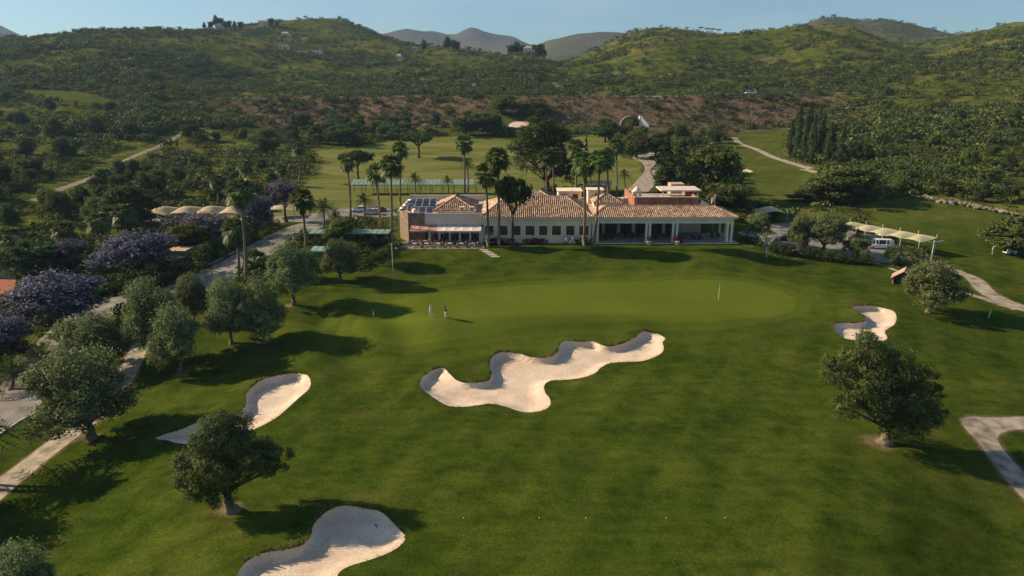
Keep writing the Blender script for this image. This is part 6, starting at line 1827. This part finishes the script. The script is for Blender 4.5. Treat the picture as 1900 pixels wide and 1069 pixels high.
# ------------------------------------------------------------------ vehicles
M_carglass = glass_mat('car_glass', (.02, .025, .028), .05)
M_tyre = plain('tyre', (.022, .022, .022), .85, .1, 3); M_lampw = plain('headlight_lens', (.6, .6, .58), .2, .03, 3); M_lampr = plain('tail_light_lens', (.35, .02, .015), .25, .03, 3)
def paint(name, col): return plain(name, col, .28, .03, .8, spec=.6)
def wheel_parts(t, spots, r, w):
    for x, y in spots:
        o = MB().tube([(x, y - w/2, r), (x, y - w/2 + .03, r), (x, y + w/2 - .03, r), (x, y + w/2, r)], [r * .9, r, r, r * .9], 16).build('wheel', M_tyre, t, True)
        s = -1 if y < 0 else 1
        MB().tube([(x, y + s * (w/2 - .01), r), (x, y + s * (w/2 + .012), r)], r * .58, 12).build('hub', M_metal, o)
def car(name, label, loc, rz, mat, kind='hatch', group=None, cat='car'):
    """lofted body along x (front at +x) with glass, lights and wheels as parts"""
    if kind == 'van': L, Wd, H = 5.1, 1.95, 2.0; prof = [(-.5, .45, .95, .0), (-.495, .28, 1.05, .0), (-.485, .25, 1.1, .86), (-.44, .25, 1.12, .98), (-.2, .25, 1.12, 1.0), (.1, .25, 1.12, 1.0), (.22, .25, 1.12, .97), (.36, .25, 1.08, .30), (.47, .28, .92, .0), (.5, .45, .75, .0)]
    else: L, Wd, H = 4.2, 1.78, 1.48; prof = [(-.5, .45, .8, .0), (-.49, .28, .88, .0), (-.46, .22, .92, .35), (-.36, .22, .93, .85), (-.15, .22, .93, 1.0), (.05, .22, .93, .97), (.24, .22, .90, .18), (.40, .24, .80, .0), (.48, .28, .70, .0), (.5, .42, .6, .0)]
    t = empty(name, loc, rz); tag(t, label, cat, group)
    low, top = [], []
    hw = Wd / 2
    for (u, zb_, zt, cab) in prof:
        k = 1 - .14 * max(0, abs(u) - .38) / .12
        low.append([(u*L, -hw*k*.96, zb_), (u*L, -hw*k, zb_ + .18), (u*L, -hw*k, zt - .12), (u*L, -hw*k*.93, zt), (u*L, hw*k*.93, zt), (u*L, hw*k, zt - .12), (u*L, hw*k, zb_ + .18), (u*L, hw*k*.96, zb_)])
    mb = MB(); n_ = 8
    for s in low: mb.v += s
    for i in range(len(low) - 1):
        for j in range(n_):
            q = (j + 1) % n_; mb.f.append([i*n_ + j, (i+1)*n_ + j, (i+1)*n_ + q, i*n_ + q]); mb.m.append(0)
    mb.f.append(list(range(n_))); mb.m.append(0); mb.f.append([(len(low)-1)*n_ + j for j in range(n_)][::-1]); mb.m.append(0)
    body = mb.build('body', mat, t, True)
    # greenhouse: glass shell with a painted roof and pillars
    cabs = [(u, zt, c) for u, _, zt, c in prof if c > 0]
    a, b = cabs[0], cabs[-1]
    belt = a[1]
    def sec(u, zt, c):
        z = zt + (H - zt) * c; k = 1 - .12 * c
        return [(u*L, -hw*.93, zt - .01), (u*L, -hw*.93*k, z), (u*L, hw*.93*k, z), (u*L, hw*.93, zt - .01)]
    S = [sec(*c) for c in cabs]
    pre = [(S[0][0][0] - .06, S[0][0][1], S[0][0][2]), (S[0][0][0] - .06, S[0][0][1], S[0][0][2]), (S[0][0][0] - .06, S[0][3][1], S[0][3][2]), (S[0][0][0] - .06, S[0][3][1], S[0][3][2])]
    nx = prof[[p[0] for p in prof].index(b[0]) + 1]
    post = [(nx[0]*L, -hw*.9, nx[2] - .01)] * 2 + [(nx[0]*L, hw*.9, nx[2] - .01)] * 2
    S = [pre] + S + [post]
    gl = MB(); rf = MB()
    for i in range(len(S) - 1):
        p, q = S[i], S[i+1]
        gl.face([p[0], q[0], q[1], p[1]]); gl.face([p[2], q[2], q[3], p[3]])
        full = min(p[1][2], q[1][2]) > belt + .75 * (H - belt)
        (rf if full else gl).face([p[1], q[1], q[2], p[2]])
    gl.build('glass', M_carglass, t, True)
    rf2 = MB(); rf2.v = [(v[0], v[1], v[2] + .012) for v in rf.v]; rf2.f = rf.f; rf2.m = rf.m
    roof = rf2.build('roof', mat, t)
    pil = MB()
    for i in range(1, len(S) - 1):
        for j, k in ((0, 1), (3, 2)):
            s_ = -1 if j == 0 else 1
            pil.tube([(S[i][j][0], S[i][j][1] * 1.005, S[i][j][2]), (S[i][k][0], S[i][k][1] * 1.01, S[i][k][2])], .045, 5)
    pil.build('pillars', mat, t)
    if kind == 'van':
        for s in (-1, 1): MB().box(-.47*L, -.30*L, s*hw*.90 - .03, s*hw*.90 + .03, 1.05, 1.86).build('rear_panel', mat, t)
    wheel_parts(t, [(s * L * .31, e * (hw - .1)) for s in (-1, 1) for e in (-1, 1)], .33, .22)
    for e in (-1, 1):
        MB().obox((L*.485, e*hw*.68, .68 if kind != 'van' else .78), .08, .34, .16).build('headlight', M_lampw, t); MB().obox((-L*.492, e*hw*.74, .78 if kind != 'van' else 1.0), .06, .2, .3).build('tail_light', M_lampr, t)
        MB().obox((L*.2, e*(hw + .08), belt + .06), .12, .18, .14).build('mirror', mat, t)
    MB().obox((L*.497, 0, .42), .06, Wd*.8, .14).build('bumper', M_black, t); MB().obox((-L*.497, 0, .42), .06, Wd*.8, .14).build('bumper', M_black, t)
    return t
PW, PB, PS, PD = paint('white_paint', (.75, .74, .72)), paint('black_paint', (.015, .015, .017)), paint('silver_paint', (.42, .43, .44)), paint('dark_blue_paint', (.05, .06, .085))
def veh(px, py): x, y, z = ground_at(px, py); return (x, y, z + .01)
car('parked_van', 'white van parked beside the yellow canopy row', veh(1631, 461), R(172), PW, 'van', cat='van')
car('parked_car', 'black car behind the slender tree in the right car park', veh(1457, 447), R(165), PB)
car('parked_car', 'white car parked left of the clubhouse behind the palms', veh(666, 393), R(200), PW)
car('parked_car', 'dark car parked between the palms left of the clubhouse', veh(702, 392), R(20), PD)
car('parked_car', 'silver car parked at the pergola end of the road', veh(690, 398), R(190), PS)
car('parked_van', 'white van parked in front of the left carport', veh(347, 424), R(8), PW, 'van', cat='van')
car('parked_van', 'dark grey van parked beside the gatehouse under the purple tree', veh(334, 497), R(60), PD, 'van', cat='van')
car('parked_car', 'silver car in the shade under the left carport', veh(312, 408), R(95), PS)
car('parked_car', 'dark car in the shade under the left carport', veh(385, 407), R(95), PB)
car('parked_car', 'dark car under the yellow canopy row, left bay', tuple(G(1588, 430)) + (zg(*G(1588, 430)) + .01,), R(100), PB)
car('parked_car', 'silver car under the yellow canopy row, middle bay', tuple(G(1640, 440)) + (zg(*G(1640, 440)) + .01,), R(100), PS)
for lab, px, kd, mt in [('white van driving on the motorway', 1393, 'van', PW), ('white car following on the motorway', 1466, 'hatch', PW), ('silver van at the right end of the motorway', 1610, 'van', PS)]:
    x = W(px, 170, 449)[0]; o = car('motorway_vehicle', lab, (x, 449, zg(x, 449) + .01), R(180), mt, kd, 'vehicles on the motorway', 'van' if kd == 'van' else 'car'); o.scale = (1.3,) * 3 if kd == 'van' else (1, 1, 1)

x, y, z = ground_at(1873, 473)
t = empty('golf_cart', (x, y, z), R(4)); tag(t, 'white golf cart with roof standing on the right slope', 'golf cart')
MB().box(-1.15, 1.15, -.58, .58, .32, .48).build('chassis', M_dkmetal, t)
MB().prism([(.55, -.58), (1.2, -.5), (1.25, 0), (1.2, .5), (.55, .58)], .482, .92).build('front_cowl', PW, t); MB().box(-1.2, -.35, -.58, .58, .482, .78).build('rear_body', PW, t)
MB().box(-.38, .2, -.55, .55, .785, .92).build('seat', M_trim, t, False, .03); MB().obox((-.42, 0, 1.2), .1, 1.1, .5).build('backrest', M_trim, t)
for sx, sz in ((.75, .9), (-.55, .78)):
    for sy in (-.54, .54): MB().tube([(sx, sy, sz), (sx - .08, sy, 1.86)], .022, 6).build('roof_post', M_dkmetal, t)
MB().obox((.05, 0, 1.9), 1.75, 1.2, .07).build('roof', PW, t, False, .03)
MB().tube([(.5, .2, .9), (.3, .2, 1.15)], .02, 6).tube([(.3, .02, 1.15), (.3, .38, 1.15)], .02, 6).build('steering_wheel', M_dkmetal, t)
MB().face([(.78, -.5, .95), (.78, .5, .95), (.70, .5, 1.8), (.70, -.5, 1.8)]).build('windscreen', M_carglass, t)
wheel_parts(t, [(-.8, -.52), (-.8, .52), (.85, -.52), (.85, .52)], .24, .18)
for e in (-.22, .22): MB().tube([(-1.0, e, .75), (-1.2, e, 1.35)], .13, 8).build('golf_bag', M_black, t)

# ------------------------------------------------------------------ terrace furniture
M_chair = plain('rattan_chair', (.16, .11, .08), .8, .15, 3); M_dkchair = plain('dark_chair', (.05, .04, .035), .7, .15, 3)
def chair_proto(mat):
    t = empty('terrace_chair')
    MB().box(-.24, .24, -.24, .24, .42, .48).build('seat', mat, t); MB().obox((0, .23, .72), .48, .05, .5, 0, R(-8)).build('backrest', mat, t)
    for sx in (-.2, .2):
        for sy in (-.2, .2): MB().box(sx - .025, sx + .025, sy - .025, sy + .025, 0, .42).build('leg', mat, t)
    for sx in (-.24, .24): MB().box(sx - .03, sx + .03, -.22, .22, .64, .68).build('armrest', mat, t)
    return t
def table_proto(mat):
    t = empty('terrace_table')
    MB().lathe([(.48, .72), (.5, .74), (.5, .77), (.47, .78)], 18).build('table_top', mat, t); MB().tube([(0, 0, .03), (0, 0, .72)], .045, 8).build('stem', M_metal, t); MB().lathe([(.28, 0), (.28, .02), (.06, .05)], 14).build('base', M_metal, t)
    return t
def place_set(spots, tm, cm, tl_, cl_, tg, cg, zz):
    tp, cp_ = table_proto(tm), chair_proto(cm); ft, fc = True, True
    for x, y in spots:
        o = tp if ft else copy_tree(tp); ft = False; o.location = (x, y, zz); tag(o, tl_, 'table', tg)
        for k in range(4):
            a = k * math.pi / 2 + rnd.uniform(-.3, .3) + .6
            c = cp_ if fc else copy_tree(cp_); fc = False
            c.location = (x + .82 * math.cos(a), y + .82 * math.sin(a), zz); c.rotation_euler = (0, 0, a - math.pi / 2); tag(c, cl_, 'chair', cg)
zt_ = zg(-14, YB - 3) + .0
place_set([(XL1 + 1.2 + 2.35 * i + (.6 if j else 0), YB - 1.9 - 2.2 * j) for j in range(2) for i in range(6 if j == 0 else 6)], plain('white_table', (.5, .47, .42), .5, .05, 2), M_chair, 'round white table on the terrace before the left wing', 'chair at a round table on the terrace before the left wing', 'terrace tables', 'terrace chairs', zt_)
place_set([(XB + 4 + 4.6 * i, YB + 2.5 + (i % 2) * 2.0) for i in range(6)], M_wood, M_dkchair, 'dark round table in the shade of the veranda', 'dark chair in the shade of the veranda', 'veranda tables', 'veranda chairs', ZB + .06)
# low posts with a rope at the terrace edge
t = empty('rope_fence', (XL1, YB - 5.55, zg(XL1 + 5, YB - 5.55))); tag(t, 'low post and rope fence along the terrace edge', 'fence')
for k in range(9): MB().box(k * 1.8 - .05, k * 1.8 + .05, -.05, .05, -.2, .8).build('post', M_wood, t)
for k in range(8): MB().tube([(k * 1.8, 0, .74), (k * 1.8 + .9, 0, .58), (k * 1.8 + 1.8, 0, .74)], .02, 5).build('rope', M_trim, t)

# ------------------------------------------------------------------ kerbs beside the left road
for lab, pxs in [('pale kerb along the near edge of the left road', [(-60,838),(0,806),(40,780),(78,762)]), ('pale kerb and pavement at the hedge side of the road', [(372,497),(400,486),(450,461)])]:
    P = resample(smooth_poly(np.array([G(*p) for p in pxs]), 5, False), 1.0, False); o0 = P[0]
    t = empty('kerb', (o0[0], o0[1], zg(*o0))); tag(t, lab, 'kerb')
    for i in range(len(P) - 1):
        m = (P[i] + P[i+1]) / 2; dv = P[i+1] - P[i]
        MB().obox((m[0] - o0[0], m[1] - o0[1], zg(*m) - t.location.z + .02), float(np.linalg.norm(dv)) * .97, .28, .26, math.atan2(dv[1], dv[0])).build('kerb_stone', M_kerb, t)

# ------------------------------------------------------------------ people
M_skin = plain('skin', (.36, .20, .13), .6, .05, 4)
def person(label, loc, rz, shirt, legs, hat, pose, shoes=None, held=None):
    """one continuous skinned figure; pose = joint positions for hands, elbows, knees, feet"""
    t = empty('person', loc, rz); tag(t, label, 'person')
    J = {'pelvis': (0,0,.95), 'waist': (0,0,1.10), 'chest': (0,.02,1.32), 'neck': (0,.0,1.50), 'head': (0,-.02,1.60), 'crown': (0,-.02,1.73),
         'hl': (.10,0,.90), 'hr': (-.10,0,.90), 'sl': (.17,0,1.43), 'sr': (-.17,0,1.43)}
    J.update(pose)
    E = [('pelvis','waist'),('waist','chest'),('chest','neck'),('neck','head'),('head','crown'),('pelvis','hl'),('hl','kl'),('kl','al'),('al','tl'),('pelvis','hr'),('hr','kr'),('kr','ar'),('ar','tr'),('chest','sl'),('sl','el'),('el','wl'),('wl','fl'),('chest','sr'),('sr','er'),('er','wr'),('wr','fr')]
    Rd = {'pelvis': .15,'waist': .135,'chest': .165,'neck': .06,'head': .098,'crown': .075,'hl': .105,'hr': .105,'kl': .062,'kr': .062,'al': .045,'ar': .045,'tl': .04,'tr': .04,'sl': .07,'sr': .07,'el': .045,'er': .045,'wl': .033,'wr': .033,'fl': .036,'fr': .036}
    names = list(J); ix = {n_: i for i, n_ in enumerate(names)}
    me = bpy.data.meshes.new('body'); me.from_pydata([J[n_] for n_ in names], [(ix[a], ix[b]) for a, b in E], [])
    o = link('body', me, t)
    o.modifiers.new('skin', 'SKIN'); 
    for n_ in names:
        sv = me.skin_vertices[0].data[ix[n_]] if me.skin_vertices else None
        if sv: sv.radius = (Rd[n_], Rd[n_] * (.8 if n_ in ('chest', 'waist', 'pelvis') else 1)); sv.use_root = n_ == 'pelvis'
    sd = o.modifiers.new('sub', 'SUBSURF'); sd.levels = 2; sd.render_levels = 2
    # colours by height and reach: skin, shirt, trousers, shoes on one continuous surface
    m, n, l, out = new_mat('figure'); tcn = n.new('ShaderNodeTexCoord'); sx = n.new('ShaderNodeSeparateXYZ'); l.new(tcn.outputs['Object'], sx.inputs[0])
    r_ = n.new('ShaderNodeValToRGB'); r_.color_ramp.interpolation = 'CONSTANT'
    st = [(0, shoes or (.6, .58, .55)), (.055, legs), (.56, shirt), (.855, (.36, .20, .13))]
    while len(r_.color_ramp.elements) < 4: r_.color_ramp.elements.new(.5)
    for e_, (p_, c_) in zip(r_.color_ramp.elements, st): e_.position = p_; e_.color = (*c_, 1)
    l.new(mathn(n, l, 'DIVIDE', sx.outputs['Z'], 1.75), r_.inputs[0])
    p = n.new('ShaderNodeBsdfPrincipled'); p.inputs['Roughness'].default_value = .8; l.new(r_.outputs[0], p.inputs['Base Color']); l.new(p.outputs[0], out.inputs['Surface'])
    me.materials.append(m)
    hx = J['crown']
    MB().lathe([(.112, -.05), (.115, .0), (.10, .055), (.05, .085), (.01, .09)], 14, (hx[0], hx[1], hx[2] - .01)).obox((hx[0], hx[1] - .13, hx[2] - .045), .16, .14, .015).build('cap', plain('cap_' + str(len(MATS)), hat, .8), t, True)
    hd = Vector(J['head'])
    for s in (-1, 1): MB().obox((hd.x + s * .098, hd.y, hd.z + .0), .02, .04, .06).build('ear', M_skin, t)
    MB().obox((hd.x, hd.y - .105, hd.z + .0), .025, .03, .045).build('nose', M_skin, t)
    # hands: palm and five curled fingers
    for s, w_, f_ in ((1, 'wl', 'fl'), (-1, 'wr', 'fr')):
        a = Vector(J[w_]); b = Vector(J[f_]); d_ = (b - a).normalized(); sd_ = d_.cross(Vector((0, 1, 0))); sd_ = sd_.normalized() if sd_.length > .1 else Vector((1, 0, 0))
        hmb = MB()
        for q in range(4):
            o_ = b + sd_ * (q - 1.5) * .019; hmb.tube([tuple(o_ - d_ * .02), tuple(o_ + d_ * (.045 + .008 * (q in (1, 2)))), tuple(o_ + d_ * .06 + Vector((0, -.03, -.01)))], [.009, .009, .007], 5)
        o_ = b - sd_ * .035; hmb.tube([tuple(o_ - d_ * .03), tuple(o_ - sd_ * .02 + d_ * .015)], [.01, .008], 5)
        hmb.build('hand', M_skin, t, True)
    if held:
        hmb = MB(); p0, p1 = Vector(held[0]), Vector(held[1]); hmb.tube([tuple(p0), tuple(p1)], .012, 6); hmb.obox(tuple(p1 + Vector((.04, 0, .02))), .12, .03, .06)
        c = hmb.build('golf_club', M_metal); c.matrix_world = t.matrix_world @ Matrix.Identity(4); c.location = loc; c.rotation_euler = (0, 0, rz)
        tag(c, 'golf club held by the ' + label, 'golf club')
    return t
walk = {'kl': (.11,-.14,.5), 'al': (.11,-.20,.09), 'tl': (.11,-.34,.04), 'kr': (-.11,-.02,.5), 'ar': (-.11,.20,.12), 'tr': (-.11,.08,.04), 'el': (.25,.12,1.17), 'wl': (.24,.05,.95), 'fl': (.24,.02,.88), 'er': (-.25,-.08,1.17), 'wr': (-.22,-.25,1.0), 'fr': (-.21,-.32,.97)}
stand = {'kl': (.12,-.02,.5), 'al': (.13,.02,.09), 'tl': (.14,-.12,.04), 'kr': (-.12,-.02,.5), 'ar': (-.13,.02,.09), 'tr': (-.14,-.12,.04), 'el': (.25,.0,1.17), 'wl': (.2,-.16,1.0), 'fl': (.17,-.23,.97), 'er': (-.25,.0,1.17), 'wr': (-.23,-.06,.95), 'fr': (-.22,-.09,.87)}
def pp(px, py): x, y, z = ground_at(px, py); return (x, y, z)
person('golfer in white shirt and pale shorts on the putting green', pp(799, 588), R(60), (.70, .68, .62), (.45, .42, .34), (.75, .75, .72), walk, held=((-.21,-.34,.98), (-.2,-.75,.08)))
person('golfer in black top and white trousers on the putting green', pp(827, 590), R(-70), (.015, .015, .018), (.70, .68, .64), (.02, .02, .02), walk)
person('golfer in white standing left of the golf cart', pp(1841, 472), R(20), (.72, .70, .68), (.30, .29, .28), (.75, .74, .72), stand)
person('person in white shirt and dark trousers at the pergola corner', pp(546, 452), R(10), (.70, .66, .62), (.03, .03, .035), (.1, .08, .07), stand)

# ------------------------------------------------------------------ the air: thin even haze over the whole valley
hz = MB(); hz.box(-5600, 5600, -300, 4760, -14, 520)
hm, hn, hl, ho = new_mat('haze_air')
pv = hn.new('ShaderNodeVolumePrincipled'); pv.inputs['Color'].default_value = (.46, .68, 1.0, 1); pv.inputs['Density'].default_value = HAZE; pv.inputs['Anisotropy'].default_value = .2
hl.new(pv.outputs[0], ho.inputs['Volume'])
tag(hz.build('haze', hm), 'thin bluish haze filling the valley air', 'haze', kind='stuff')
